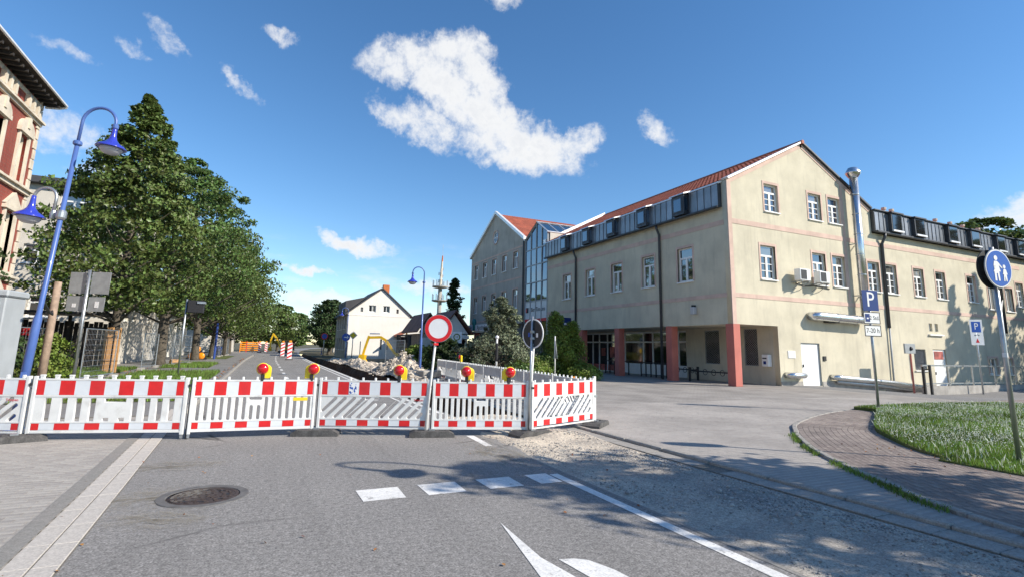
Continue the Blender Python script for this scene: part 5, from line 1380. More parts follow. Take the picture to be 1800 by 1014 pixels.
def street_lamp(x, y, label, h=5.55, d=(-1, 0), r=.34, rot=(0, 0, 0), second=None):
    t = thing('street_lamp', label, 'street lamp', (x, y, 0), 0, 'blue street lamps with arched necks'); t.rotation_euler = rot
    obj('pole', MB().tube([(0, 0, 0), (0, 0, 1.95), (0, 0, 2.05), (0, 0, h - r - .45)], [.072, .066, .044, .038], 16), 'lamp_blue', t, smooth=True)
    obj('base_plate', MB().lathe([(.16, 0), (.16, .03), (.1, .12)], 16), 'lamp_blue', t)
    obj('collar', MB().lathe([(.055, 0), (.075, .02), (.075, .07), (.055, .09)], 16, (0, 0, h - r - .5)), 'lamp_blue', t)
    pts = [(0, 0, h - r - .45), (0, 0, h - r)] + [(d[0] * r * (1 - math.cos(a)), d[1] * r * (1 - math.cos(a)), h - r + r * math.sin(a)) for a in np.linspace(0, math.pi, 15)[1:]]
    pts.append((d[0] * 2 * r, d[1] * 2 * r, h - r - .04))
    obj('neck', MB().tube(pts, .029, 12), 'lamp_blue', t, smooth=True)
    obj('joint', MB().lathe([(.04, 0), (.055, .02), (.055, .08), (.04, .1)], 12, (d[0] * 2 * r, d[1] * 2 * r, h - r - .1)), 'lamp_blue', t)
    bell(t, d[0] * 2 * r, d[1] * 2 * r, h - r - .07, .82)
    if second:
        z, rr = second; e = (-d[0], -d[1]); o = .15
        obj('side_clamp', MB().tube([(0, 0, z), (e[0] * o, e[1] * o, z)], .03, 8).lathe([(.06, -.09), (.085, -.05), (.085, .05), (.06, .09)], 14, (0, 0, z)).lathe([(.04, -.09), (.05, -.02), (.05, .03), (.04, .07)], 10, (e[0] * o, e[1] * o, z)), 'galv', t)
        pts = [(e[0] * o, e[1] * o, z), (e[0] * o, e[1] * o, z + .3)] + [(e[0] * (o + rr * (1 - math.cos(a))), e[1] * (o + rr * (1 - math.cos(a))), z + .3 + rr * math.sin(a)) for a in np.linspace(0, math.pi, 13)[1:]]
        obj('side_neck', MB().tube(pts, .026, 10), 'galv', t, smooth=True)
        bell(t, e[0] * (o + 2 * rr), e[1] * (o + 2 * rr), z + .32, .8)
    obj('access_door', MB().box(-.04, .04, -.095, -.07, .6, 1.0, .006), 'lamp_blue', t)


street_lamp(-3.88, 12.4, 'blue double street lamp in the left foreground behind the barriers', 6.1, (.94, -.34), .31, (.0231, .0499, 0), (3.9, .2))
street_lamp(7.12, 25.85, 'blue street lamp left of the round no-entry sign', 5.58, (-1, 0), .3)
street_lamp(8.1, 59.5, 'blue street lamp at the corner of the white house', 5.6, (-1, 0), .34)
street_lamp(8.7, 92.0, 'smallest blue street lamp far down the street', 5.8, (-1, 0), .36)
street_lamp(7.95, 2.03, 'blue street lamp outside the right picture edge throwing its shadow on the road', 5.6, (-1, -.05), .35)

# ================================================================ SITE GEAR
t = thing('control_cabinet', 'tall grey site cabinet cut off by the left picture edge', 'cabinet', (-5.28, 14.4, 0), R(-8))
obj('body', MB().box(-.5, .5, -.35, .35, .25, 2.42, .02), 'grey_box', t); obj('cap', MB().box(-.54, .54, -.39, .39, 2.42, 2.56, .03), 'grey_box', t); dr = obj('door', MB().box(-.42, .42, -.375, -.35, .35, 2.32, .01), 'grey_box', t)
obj('label_plate', MB().box(.02, .32, -.384, -.375, 1.75, 1.95), 'sign_white', dr); obj('lock', MB().box(.25, .34, -.4, -.375, .95, 1.15), 'ink', dr); obj('hinge', MB().tube([(-.43, -.37, .4), (-.43, -.37, 2.3)], .015, 6), 'galv', dr)
for x in (-.4, .4): obj('leg', MB().box(x - .05, x + .05, -.05, .05, 0, .25), 'galv', t)
t = thing('timber_post', 'bare round timber post beside the blue lamp pole', 'post', (-6.4, 22.0, 0)); obj('trunk', MB().tube([(0, 0, 0), (.02, 0, 1.8), (.03, .02, 3.45)], [.12, .11, .10], 10), 'wood_grey', t, smooth=True); obj('cut_top', MB().lathe([(.1, 0), (.02, .01)], 10, (.03, .02, 3.45)), 'wood_raw', t)
t = thing('cable_line', 'sagging black cable between lamp pole and timber post', 'cable', (0, 0, 0)); obj('cable', MB().tube([(-4.3, 14.2, 2.35), (-5.0, 17, 2.25), (-5.8, 20, 2.3), (-6.4, 22, 2.5)], .03, 6), 'ink', t)
# boarded trunk guard
t = thing('tree_guard', 'orange timber boards wrapped round the first tree trunk', 'tree guard', (-6.7, 31.5, 0))
for k in range(8):
    a = k * math.pi / 4; obj('plank', MB().box(-.09, .09, -.015, .015, .05, 2.2 - .1 * (k % 3)), 'wood_raw', t, (.30 * math.cos(a), .30 * math.sin(a), 0), (0, 0, a + math.pi / 2))
for z in (.6, 1.7): obj('strap', MB().tube([(.33 * math.cos(a), .33 * math.sin(a), z) for a in np.linspace(0, 2 * math.pi, 17)], .015, 6, False), 'ink', t)


def site_fence(x, y, rz, label, first=[None]):
    if first[0] is None:
        t = thing('site_fence', label, 'fence panel', (x, y, 0), rz, 'mesh fence panels of the building site')
        L, H = 3.4, 2.0
        obj('frame', MB().tube([(0, 0, .15), (0, 0, H)], .022, 8).tube([(L, 0, .15), (L, 0, H)], .022, 8).tube([(0, 0, H), (L, 0, H)], .022, 8).tube([(0, 0, .18), (L, 0, .18)], .022, 8), 'galv', t)
        m = MB()
        for i in range(1, 24): m.tube([(L * i / 24, 0, .18), (L * i / 24, 0, H)], .005, 3, False)
        for i in range(1, 9): m.tube([(0, 0, .18 + (H - .18) * i / 9), (L, 0, .18 + (H - .18) * i / 9)], .005, 3, False)
        tag(obj('mesh', m, 'galv', t), kind='stuff')
        for x_ in (0, L): obj('foot_block', MB().box(x_ - .35, x_ + .35, -.12, .12, 0, .15, .02), 'concrete', t)
        first[0] = t; return t
    return dup(first[0], (x, y, 0), rz, label, 'mesh fence panels of the building site')


for x, y, a, lb in ((-9.2, 24.5, 70, 'mesh fence panel beside the brick house'), (-6.1, 24.8, 85, 'mesh fence panel behind the sign cluster'), (-5.9, 34.5, 88, 'mesh fence panel between the first two trees'), (-5.3, 40.5, 80, 'mesh fence panel right of the second tree trunk'),
                    (-4.6, 62, 86, 'mesh fence panel far along the left footway'), (-4.3, 66, 90, 'second mesh fence panel far along the left footway'), (-4.0, 72, 90, 'farthest mesh fence panel on the left footway'), (9.0, 56, 80, 'grey mesh fence panel in front of the white house'), (8.6, 62, 84, 'grey mesh fence panel at the white house corner'), (8.9, 36.5, 100, 'mesh fence panel behind the rubble heap')):
    site_fence(x, y, R(a), lb)

# dark timber yard gate
t = thing('yard_gate', 'dark boarded yard gate and lean-to behind the sign cluster', 'gate', (-14.2, 36.5, 0), R(8))
for k in range(30): obj('board', MB().box(0, .2, -.02, .02, .1, 2.6 - .1 * (k % 3 == 0)), 'wood_dark', t, (k * .215, random.gauss(0, .01), 0))
for x in (0, 2.15, 4.3, 6.4): obj('post', MB().box(x - .08, x + .08, -.14, -.02, 0, 2.9), 'wood_dark', t)
obj('roof', MB().box(-.4, 6.9, -.9, 2.4, 2.95, 3.08), 'roof_dark', t); obj('red_notice', MB().box(2.3, 2.8, -.17, -.145, 1.75, 2.15), 'sign_red', t); obj('frame', MB().box(4.4, 6.3, -.06, -.025, 2.2, 2.3).box(4.4, 6.3, -.06, -.025, 1.2, 1.28), 'black_metal', t)

# stack of yellow blinkers on the verge
t = thing('blinker_stack', 'three orange blinker lamps heaped on the left verge', 'warning light', (-5.3, 54.3, 0))
for dx, dz in ((-.36, .28), (.36, .26), (0, .85)):
    o = obj('lamp', MB().lathe([(.3, -.04), (.3, .04), (.22, .11), (.03, .14)], 20).xf(Matrix.Rotation(R(90), 4, 'X')), 'orange_lens', t, (dx, -.15, dz + .1), (0, 0, R(-10)), smooth=True)
obj('rack', MB().box(-.8, .8, -.1, .4, .05, .2).add([(-.75, 0, .2), (.75, 0, .2), (0, 0, 1.3), (-.75, .3, .2), (.75, .3, .2), (0, .3, 1.3)], [(0, 1, 2), (5, 4, 3), (0, 3, 4, 1), (1, 4, 5, 2), (2, 5, 3, 0)]), 'ink', t)
t = thing('log_slice', 'short cut log lying by the second tree', 'log', (-5.6, 42.2, .15)); obj('log', MB().tube([(0, 0, .05), (.5, .3, .05)], .2, 12), 'wood_raw', t)


def beacon(x, y, label, flip):
    t = thing('beacon_post', label, 'beacon', (x, y, 0), 0, 'striped beacons on the far road'); t.scale = (.85, .85, .85)
    obj('foot_block', MB().box(-.4, .4, -.25, .25, 0, .12, .03), 'rubber', t); b = obj('board', MB().box(-.26, .26, -.03, .03, .12, 2.0, .02), 'sign_white', t); s = 1 if flip else -1
    for k in range(4):
        z = .3 + .45 * k
        obj('stripe', MB().add([(-.25, -.036, z - s * .14), (.25, -.036, z + s * .14), (.25, -.036, z + s * .14 + .2), (-.25, -.036, z - s * .14 + .2)], [(0, 1, 2, 3)]), 'sign_red', b)
    obj('lamp', MB().box(-.16, .16, -.08, .08, 2.0, 2.25, .04), 'orange_lens', t)


beacon(2.1, 69.0, 'left red and white striped beacon on the far road', True); beacon(2.4, 57.3, 'right red and white striped beacon on the far road', True); beacon(-.6, 100, 'far striped beacon beside the orange fence', False); beacon(.4, 101, 'second far striped beacon near the far excavator', False)
t = thing('safety_fence', 'orange plastic safety fence across the far road', 'fence', (-3.6, 101, 0))
for k in range(4):
    obj('post', MB().box(k * .95 - .05, k * .95 + .05, -.05, .05, 0, 1.9), 'sign_red' if k % 2 else 'orange_lens', t)
for k in range(5): obj('slat', MB().box(0, 2.85, -.02, .02, .3 + .32 * k, .46 + .32 * k), 'orange_lens', t)
t = thing('bollard', 'blue and white marker post at the left kerb far back', 'post', (-4.2, 58, 0)); obj('shaft', MB().tube([(0, 0, 0), (0, 0, 3.4)], .1, 8), 'plastic_blue', t)
t = thing('waste_bin', 'small blue bin by the far left fence', 'bin', (-4.6, 67.5, 0)); obj('body', MB().lathe([(.3, 0), (.38, 1.0)], 12), 'plastic_blue', t); obj('lid', MB().lathe([(.42, 1.0), (.4, 1.1), (.1, 1.2)], 12), 'plastic_blue', t)


def excavator(x, y, rz, label, reach=True):
    t = thing('excavator', label, 'excavator', (x, y, 0), rz)
    for s in (-.8, .8):
        m = MB(); prof = [(-1.15, .05), (1.15, .05), (1.4, .28), (1.15, .52), (-1.15, .52), (-1.4, .28)]
        m.add([(px, s - .18, pz) for px, pz in prof] + [(px, s + .18, pz) for px, pz in prof], [tuple(range(6)), tuple(range(11, 5, -1))] + [(k, k + 6, (k + 1) % 6 + 6, (k + 1) % 6) for k in range(6)])
        obj('track', m, 'machine_dark', t)
    obj('undercarriage', MB().box(-.7, .7, -.62, .62, .25, .6), 'machine_dark', t)
    m = MB(); prof = [(-1.0, .65), (.75, .65), (.75, .95), (.2, 1.0), (-.15, 1.45), (-.85, 1.45), (-1.15, 1.1)]
    n = len(prof); m.add([(px, -.75, pz) for px, pz in prof] + [(px, .75, pz) for px, pz in prof], [tuple(range(n)), tuple(range(2 * n - 1, n - 1, -1))] + [(k, k + n, (k + 1) % n + n, (k + 1) % n) for k in range(n)])
    bd = obj('body', m, 'machine_yellow', t); obj('engine_grille', MB().box(-1.0, -.4, -.765, -.752, .85, 1.25), 'machine_dark', bd)
    c = MB()
    for px in (-.25, .72):
        for py in (-.62, .35): c.box(px - .07, px + .07, py - .07, py + .07, .95, 2.55)
    c.box(-.35, .82, -.7, .43, 2.5, 2.62, .02)
    cb = obj('cab', c, 'machine_dark', t); obj('pane', MB().box(.70, .72, -.55, .3, 1.2, 2.45), 'glass', cb); obj('pane', MB().box(-.2, .66, -.63, -.61, 1.2, 2.45), 'glass', cb); obj('pane', MB().box(-.2, .66, .36, .38, 1.2, 2.45), 'glass', cb); obj('pane', MB().box(-.25, -.23, -.55, .3, 1.2, 2.45), 'glass', cb); obj('side_panel', MB().box(-.2, .66, -.68, -.64, .95, 1.25), 'machine_yellow', cb); obj('seat', MB().box(-.1, .35, -.4, .1, 1.0, 1.75, .05), 'machine_dark', cb); obj('beacon', MB().lathe([(.08, 0), (.08, .15), (.02, .2)], 10, (0, 0, 2.62)), 'orange_lens', cb)
    def arm(name, pts, w, hgt):
        m = MB()
        for a, b in zip(pts[:-1], pts[1:]):
            a = Vector(a); b = Vector(b); d = (b - a).normalized(); n = Vector((-d.z, 0, d.x)) * hgt
            q = [a - n, b - n, b + n, a + n]; m.add([(p.x, .55 - w, p.z) for p in q] + [(p.x, .55 + w, p.z) for p in q], [(0, 1, 2, 3), (7, 6, 5, 4), (0, 4, 5, 1), (1, 5, 6, 2), (2, 6, 7, 3), (3, 7, 4, 0)])
        return obj(name, m, 'machine_yellow', t)
    if reach:
        bo = arm('boom', [(.8, 0, .9), (1.75, 0, 2.1), (2.2, 0, 2.35), (3.2, 0, 2.3)], .11, .11); arm('dipper', [(3.25, 0, 2.45), (3.6, 0, 1.2), (3.7, 0, .75)], .1, .09)
        bk = MB(); pr = [(3.45, .75), (3.95, .8), (4.05, .3), (3.75, .02), (3.3, .12), (3.5, .4)]
    else:
        bo = arm('boom', [(.8, 0, .9), (1.9, 0, 3.2), (2.5, 0, 3.9)], .14, .16); arm('dipper', [(2.5, 0, 4.1), (3.0, 0, 2.4), (2.9, 0, 1.2)], .12, .13)
        bk = MB(); pr = [(2.6, 1.2), (3.2, 1.2), (3.3, .7), (2.9, .4), (2.5, .55), (2.7, .85)]
    n = 6; bk.add([(px, .2, pz) for px, pz in pr] + [(px, .9, pz) for px, pz in pr], [tuple(range(n)), tuple(range(2 * n - 1, n - 1, -1))] + [(k, k + n, (k + 1) % n + n, (k + 1) % n) for k in range(n)])
    obj('bucket', bk, 'machine_yellow', t); obj('hydraulic_ram', MB().tube([(.9, .55, 1.3), (2.0, .55, 2.0 if reach else 3.0)], .06, 8).tube([(2.3, .55, 2.65 if reach else 3.5), (3.2, .55, 2.65 if reach else 3.2)], .05, 8), 'steel_bright', t)
    obj('blade', MB().box(-1.7, -1.55, -.9, .9, .1, .45), 'machine_yellow', t)


excavator(11.7, 47.5, R(155), 'small yellow excavator with bent arm beside the rubble heap')
excavator(3.4, 98, R(170), 'yellow excavator far down the road with raised arm', False)
bpy.data.objects['excavator.001'].scale = (.8, .8, .8)
t = thing('sand_block', 'pale precast concrete piece by the trench edge', 'concrete block', (7.6, 25.5, .1), .4); obj('block', MB().box(-.7, .7, -.3, .3, 0, .35, .04), 'concrete', t)
# manhole cover
t = thing('manhole_cover', 'rusty round manhole cover in the asphalt', 'manhole cover', (-.43, 6.63, .0), .5)
obj('ring', MB().lathe([(.43, .0), (.425, .008), (.345, .008), (.34, .0)], 48), 'cast_ring', t)
cv = obj('cover', MB().lathe([(.335, 0), (.335, .006), (.30, .006), (.295, .002), (.01, .002)], 48), 'cast_iron', t)
g4 = np.random.default_rng(4)
for r_, n_ in ((.255, 18), (.19, 12), (.12, 8), (.05, 4)):
    for k in range(n_):
        a = 2 * math.pi * k / n_ + r_ * 9; obj('stud', MB().box(-.02, .02, -.011, .011, .001, .008), 'cast_iron', cv, (r_ * math.cos(a), r_ * math.sin(a), 0), (0, 0, a + 1.57))
for k in range(8):
    a = k * .785 + .3; obj('vent_hole', MB().box(-.035, .035, -.012, .012, .002, .0045), 'ink', cv, (.225 * math.cos(a), .225 * math.sin(a), 0), (0, 0, a + 1.57))

# low wall and railing of the side yard
t = thing('yard_railing', 'galvanised railing on a low concrete wall before the wing', 'railing', (33.6, 17.2, 0))
zf = lambda x: float(gh(33.6 + x, 17.2))
m = MB()
for k in range(13): m.add([(k * 2, -.12, zf(k * 2) - .3), (k * 2 + 2, -.12, zf(k * 2 + 2) - .3), (k * 2 + 2, -.12, .02), (k * 2, -.12, .0), (k * 2, .12, zf(k * 2) - .3), (k * 2 + 2, .12, zf(k * 2 + 2) - .3), (k * 2 + 2, .12, .02), (k * 2, .12, .0)], [(0, 1, 2, 3), (7, 6, 5, 4), (3, 2, 6, 7), (0, 3, 7, 4), (1, 5, 6, 2)])
obj('wall', m, 'concrete', t); obj('rail', MB().box(0, 26, -.04, .04, 1.12, 1.2), 'galv', t); obj('rail', MB().box(0, 26, -.03, .03, .12, .19), 'galv', t)
for k in range(11): obj('post', MB().box(k * 2.6 - .04, k * 2.6 + .04, -.03, .03, .0, 1.14), 'galv', t)
t = thing('gate_frame', 'dark steel gate frame at the end of the yard railing', 'gate', (33.3, 17.0, -.5)); obj('post', MB().box(-.06, .06, -.05, .05, 0, 1.6), 'black_metal', t); obj('post', MB().box(-.06, .06, -.05, .05, 0, 1.7), 'black_metal', t, (-.35, -.5, 0)); obj('bar', MB().tube([(-.35, -.5, 1.5), (0, 0, 1.4)], .03, 6), 'black_metal', t)
t = thing('notice_board', 'small grey notice board on a reddish post by the grille', 'notice board', (33.0, 17.4, -.5)); obj('post', MB().tube([(0, 0, 0), (0, 0, 2.5)], .05, 8), 'red_column', t); q = obj('board', MB().box(-.55, .45, -.05, .03, 2.3, 2.85, .01), 'sign_back', t); obj('camera_dome', MB().lathe([(.12, 0), (.1, .06), (.02, .1)], 12).xf(Matrix.Translation((0, -.05, 2.58)) @ Matrix.Rotation(R(90), 4, 'X')), 'ink', q)
t = thing('rain_cover', 'small orange plastic bag on the ground before the thuja', 'bag', (14.2, 22.8, 0)); obj('bag', MB().lathe([(.02, 0), (.2, .05), (.22, .16), (.14, .26), (.03, .3)], 12), 'orange_lens', t, smooth=True)
# ================================================================ TREES, SHRUBS, GRASS
LEAFT = np.array([(-.5, 0, 0), (0, -.34, .06), (.5, 0, -.05), (0, .34, .06)])


def leaves(centers, sizes, g, up=.55, outward=None, k=.75):
    """one diamond leaf per centre; leaf normals lean upwards / outwards"""
    n = len(centers); nrm = g.normal(size=(n, 3)); nrm[:, 2] += up * 2.0
    if outward is not None: nrm += outward * k
    nrm /= np.linalg.norm(nrm, axis=1)[:, None]; a = g.normal(size=(n, 3)); u = np.cross(nrm, a); u /= np.linalg.norm(u, axis=1)[:, None]; w = np.cross(nrm, u)
    t = LEAFT[None] * sizes[:, None, None]
    return (centers[:, None, :] + t[:, :, 0:1] * u[:, None, :] + t[:, :, 1:2] * w[:, None, :] + t[:, :, 2:3] * nrm[:, None, :]).reshape(-1, 3)


def crown_points(g, h0, h1, rad, prof, n_clump, per, spread, flat=.55, fill=.35):
    """clumps spread through a crown from z = h0 to h1, radius rad * prof(t)"""
    C = []
    while len(C) < n_clump:
        t = g.uniform() ** .85; r = rad * prof(t); a = g.uniform(0, 2 * math.pi)
        q = r * (math.sqrt(g.uniform(fill, 1.0)) if g.uniform() < .8 else g.uniform() ** .6)
        q *= 1 + .17 * math.sin(3 * a + 6 * t) + .12 * math.sin(7 * a + 17 * t) + g.normal(0, .09)
        far = g.uniform() < .08
        if far: q = r * g.uniform(1.02, 1.22)
        C.append((q * math.cos(a), q * math.sin(a), h0 + (h1 - h0) * t, max(.2, spread * (.22 + .9 * (r / rad))) * (.6 if far else 1)))
    C = np.array(C); idx = np.repeat(np.arange(n_clump), per); sp = C[idx, 3]
    off = g.normal(size=(len(idx), 3)); off /= np.linalg.norm(off, axis=1)[:, None]; off *= (g.uniform(0, 1, len(idx)) ** .45 * sp)[:, None]; off[:, 2] *= flat
    return C, C[idx, :3] + off


def limbs(m, g, C, trunk_top, h0, r0, n, base=.5):
    order = g.permutation(len(C))[:n]
    for i in order:
        x, y, z, _ = C[i]; zs = max(h0 * .8, z - .55 * math.hypot(x, y) - g.uniform(.2, .8)); zs = min(zs, trunk_top - .2)
        mid = (x * .5 + g.normal(0, .1), y * .5 + g.normal(0, .1), (zs + z) / 2 - .1 * math.hypot(x, y) * .3)
        rr = max(.02, r0 * .32 * (1 - zs / (trunk_top + 2)))
        m.tube([(0, 0, zs), mid, (x, y, z)], [rr, rr * .65, rr * .22], 5, False)


def make_tree(name, label, loc, h, rad, trunk_h, tr, prof, seed, leaf_m='leaf_linden', n_clump=230, per=70, leaf=.17, spread=.85, rz=0.0, flat=.5, group=None, nl=60, cat='tree', lean=(0, 0)):
    g = np.random.default_rng(seed); t = thing(name, label, cat, loc, rz, group)
    C, P = crown_points(g, trunk_h, h, rad, prof, n_clump, per, spread, flat)
    P[:, 0] += lean[0] * P[:, 2]; P[:, 1] += lean[1] * P[:, 2]
    m = MB(); top = h * .9; m.tube([(0, 0, -.1), (g.normal(0, .02), 0, .25), (g.normal(0, .05), g.normal(0, .05), trunk_h), (lean[0] * h * .6, lean[1] * h * .6, h * .6), (lean[0] * top, lean[1] * top, top)], [tr * 1.45, tr * 1.05, tr * .85, tr * .45, .03], 12)
    limbs(m, g, C, top, trunk_h, tr, nl)
    obj('trunk', m, 'bark', t, smooth=True)
    o = P.copy(); o[:, 2] -= (trunk_h + h) / 2; o /= np.linalg.norm(o, axis=1)[:, None] + 1e-6
    V = leaves(P, g.uniform(.7, 1.35, len(P)) * leaf, g, .22, o, 1.25)
    tag(obj('crown', np_mesh('crown', V, 4, leaf_m), None, t)); return t


conic = lambda t: (min(1, .55 + t / .28) if t < .13 else 1.0) * max(.02, (1 - t) ** .78) * 1.08
oval = lambda t: max(.05, math.sin(math.pi * (.10 + .86 * t) ** .8) ** .7)
dome = lambda t: max(.06, math.sqrt(max(0, 1 - (max(t - .3, 0) / .7) ** 2)) * min(1, .5 + t * 1.8))
GT = 'lime trees along the left footway'
tl = [('first and largest lime tree, pointed crown rising above the blue lamp', (-6.7, 32.0), 14.5, 3.9, 3.0, .22, conic, 27, 480, 64, .2, .74),
      ('second lime tree, thick mossy trunk, broad crown right of the first', (-6.4, 43.3), 14.6, 5.2, 3.4, .34, oval, 22, 300, 80, .22, .95),
      ('third lime tree in the row, its rounded crown just right of the second', (-5.4, 54.0), 14.8, 5.2, 3.4, .3, oval, 23, 250, 66, .25, 1.0),
      ('fourth lime tree in the row along the left footway', (-4.9, 64.5), 13.8, 5.4, 2.8, .3, oval, 24, 260, 52, .28, 1.15),
      ('fifth lime tree in the row, lower crown near the far road', (-4.4, 76), 12.6, 5.2, 2.6, .28, oval, 25, 220, 46, .32, 1.2),
      ('sixth lime tree in the row, close to the far orange fence', (-4.6, 88), 12.0, 5.2, 2.4, .28, oval, 26, 190, 42, .36, 1.25)]
for lb, p, h, r, th, tr, pf, sd_, nc, per, lf, sp_ in tl:
    make_tree('lime_tree', lb, (p[0], p[1], 0), h, r, th, tr, pf, sd_, 'leaf_linden' if sd_ < 23 else 'leaf_olive', nc, per, lf, sp_, group=GT)
make_tree('broadleaf_tree', 'olive green rounded tree at the end of the street', (2.5, 118, 0), 9.5, 4.8, 1.8, .25, dome, 31, 'leaf_olive', 170, 42, .42, 1.2)
make_tree('broadleaf_tree', 'small tree beside the far olive green one', (-3.5, 112, 0), 9.0, 5.0, 1.8, .25, dome, 32, 'leaf_olive', 170, 42, .42, 1.2)
make_tree('broadleaf_tree', 'far tree where the street bends out of sight', (6.5, 138, 0), 9.0, 4.5, 1.4, .25, dome, 34, 'leaf_linden', 130, 42, .5, 1.2)
make_tree('broadleaf_tree', 'dark tree behind the shaded side of the white house', (9.6, 90, 0), 8.8, 3.2, 1.2, .25, dome, 33, 'leaf_dark', 150, 42, .36, 1.0)
make_tree('broadleaf_tree', 'dark tree far behind the first dark one by the white house', (11.0, 100, 0), 9.5, 3.6, 1.2, .25, dome, 35, 'leaf_dark', 150, 42, .4, 1.0)
make_tree('street_tree', 'small leafy tree in front of the brick house at the left edge', (-8.1, 19.2, 0), 5.9, .95, 2.2, .09, oval, 36, 'leaf_dark', 80, 55, .15, .45)
make_tree('climbing_tree', 'narrow dark tree at the left corner of the grey gabled house', (19.2, 56.5, 0), 9.3, 1.0, .8, .12, oval, 37, 'leaf_dark', 110, 45, .28, .5)
make_tree('broadleaf_tree', 'tree crown showing over the roof of the wing at the right', (66, 27, 0), 15.6, 6.0, 3, .4, dome, 38, 'leaf_olive', 260, 60, .42, 1.4)
make_tree('broadleaf_tree', 'second tree behind the wing roof, cut off by the right edge', (72, 22, 0), 15.6, 5.5, 3, .4, dome, 39, 'leaf_dark', 220, 55, .42, 1.4)
# trees beyond the right edge of the picture: their shadows fall on the road, the strip and the wing
make_tree('roadside_tree', 'tree right of the picture shading the sandy strip', (11.4, -.9, .1), 7.5, 2.0, 2.2, .16, oval, 41, 'leaf_linden', 70, 70, .2, .75)
make_tree('roadside_tree', 'second tree right of the picture shading the path', (13.5, -3.4, .1), 8.2, 2.1, 2.4, .16, oval, 42, 'leaf_linden', 75, 70, .2, .75)
cone = lambda t: max(.04, (1 - t) ** .9)
make_tree('spruce_tree', 'tall spruce outside the picture shading the wing wall', (50.5, 10.6, 0), 14.2, 3.0, .6, .22, cone, 43, 'leaf_dark', 300, 60, .24, .6, flat=.4)
make_tree('spruce_tree', 'second spruce outside the picture shading the wing wall', (54.5, 9.8, 0), 16.2, 3.2, .6, .22, cone, 44, 'leaf_dark', 300, 60, .26, .6, flat=.4)
make_tree('yard_tree', 'broad tree outside the picture shading the far end of the wing', (60, 8.5, 0), 14, 5.5, 2, .3, dome, 45, 'leaf_linden', 260, 62, .3, 1.1)
make_tree('yard_tree', 'second broad tree outside the picture beside the wing', (68, 9.5, 0), 14, 5.5, 2, .3, dome, 46, 'leaf_linden', 240, 62, .3, 1.1)

# shrubs by the corner building
pin = lambda t: max(.08, (1 - t) ** .7 * (.75 + .25 * math.sin(9 * t)))
make_tree('pine_tree', 'low grey-green pine with drooping needles in the shrub bed', (11.7, 26.4, 0), 4.3, 2.5, .7, .12, pin, 51, 'leaf_pine', 240, 85, .105, .5, flat=.75, nl=70)
col_ = lambda t: max(.12, min(1, .7 + t) * (1 - max(0, t - .55) / .52) ** .6)
make_tree('thuja', 'bright green columnar thuja left of the arcade', (14.95, 25.9, 0), 3.6, .72, .05, .06, col_, 52, 'leaf_thuja', 170, 80, .10, .28, flat=1.2, nl=20, cat='shrub')
make_tree('thuja', 'shorter thuja grown against the tall columnar one', (15.75, 25.6, 0), 3.05, .62, .05, .06, col_, 53, 'leaf_thuja', 140, 80, .10, .28, flat=1.2, nl=20, cat='shrub')
low = lambda t: max(.2, math.sqrt(max(0, 1 - t * t)))
for i, (x, y, h, r, lb, lm) in enumerate(((10.6, 27.6, 1.5, 1.1, 'dark green shrub at the left end of the bed', 'leaf_dark'), (12.6, 24.6, 1.1, 1.2, 'low spreading shrub in front of the pine', 'leaf_thuja'), (13.9, 25.6, 1.3, .9, 'leafy shrub between pine and thuja', 'leaf_linden'), (15.9, 24.6, .8, .9, 'low shrub at the foot of the thuja', 'leaf_thuja'),
                                          (10.2, 31.5, 2.1, 1.5, 'tall dark shrub behind the far side barriers', 'leaf_dark'), (11.3, 23.3, .8, .9, 'small shrub beside the marker post', 'leaf_linden'), (13.5, 33.5, 2.3, 1.7, 'dense dark shrub before the grey gabled house', 'leaf_dark'), (16.8, 36.5, 2.0, 1.4, 'yellowish shrub under the glass stairwell', 'leaf_thuja'), (10.8, 40.0, 1.7, 1.1, 'bush left of the kiosk', 'leaf_thuja'))):
    make_tree('shrub', lb, (x, y, 0), h, r, .05, .04, low, 60 + i, lm, 90, 60, .11 if y < 30 else .16, .32, flat=.8, nl=14, cat='shrub')
make_tree('yard_plant', 'flowering plants behind the timber post', (-7.6, 26.5, 0), 1.7, .9, .05, .04, low, 75, 'leaf_thuja', 70, 50, .12, .3, flat=.8, nl=10, cat='plant')
make_tree('yard_plant', 'dark bush between cabinet and lamp pole', (-8.2, 22.5, 0), 2.3, 1.2, .05, .04, low, 76, 'leaf_dark', 90, 55, .13, .35, flat=.8, nl=10, cat='plant')


def blades(n, fn, h, w, seed, m, name, label, cat, bend_=.5):
    g = np.random.default_rng(seed); P = np.array([fn(g) for _ in range(n)]); a = g.uniform(0, 2 * math.pi, n); hh = h * g.uniform(.45, 1.25, n); b = g.uniform(0, bend_, n) * hh; d = g.uniform(0, 2 * math.pi, n)
    u = np.stack([np.cos(a), np.sin(a), np.zeros(n)], 1) * (w * g.uniform(.6, 1.3, n))[:, None]; tip = np.stack([np.cos(d) * b, np.sin(d) * b, hh], 1); mid = tip * np.array([.35, .35, .6])
    V = np.stack([P - u, P + u, P + mid + u * .7, P + tip, P + mid - u * .7], 1).reshape(-1, 3)
    return tag(obj(name, np_mesh(name, V, 5, m)), label, cat, kind='stuff')


LB = np.array(LAWNP)


def lawn_pos(g):
    while True:
        k = g.uniform(); x = 9 + 14 * k ** 1.1; y = g.uniform(1.5, 10)
        if inpoly(x, y, LAWNP) and pix(x, y, .2): return (x, y, lawn_z(x, y) - .01)


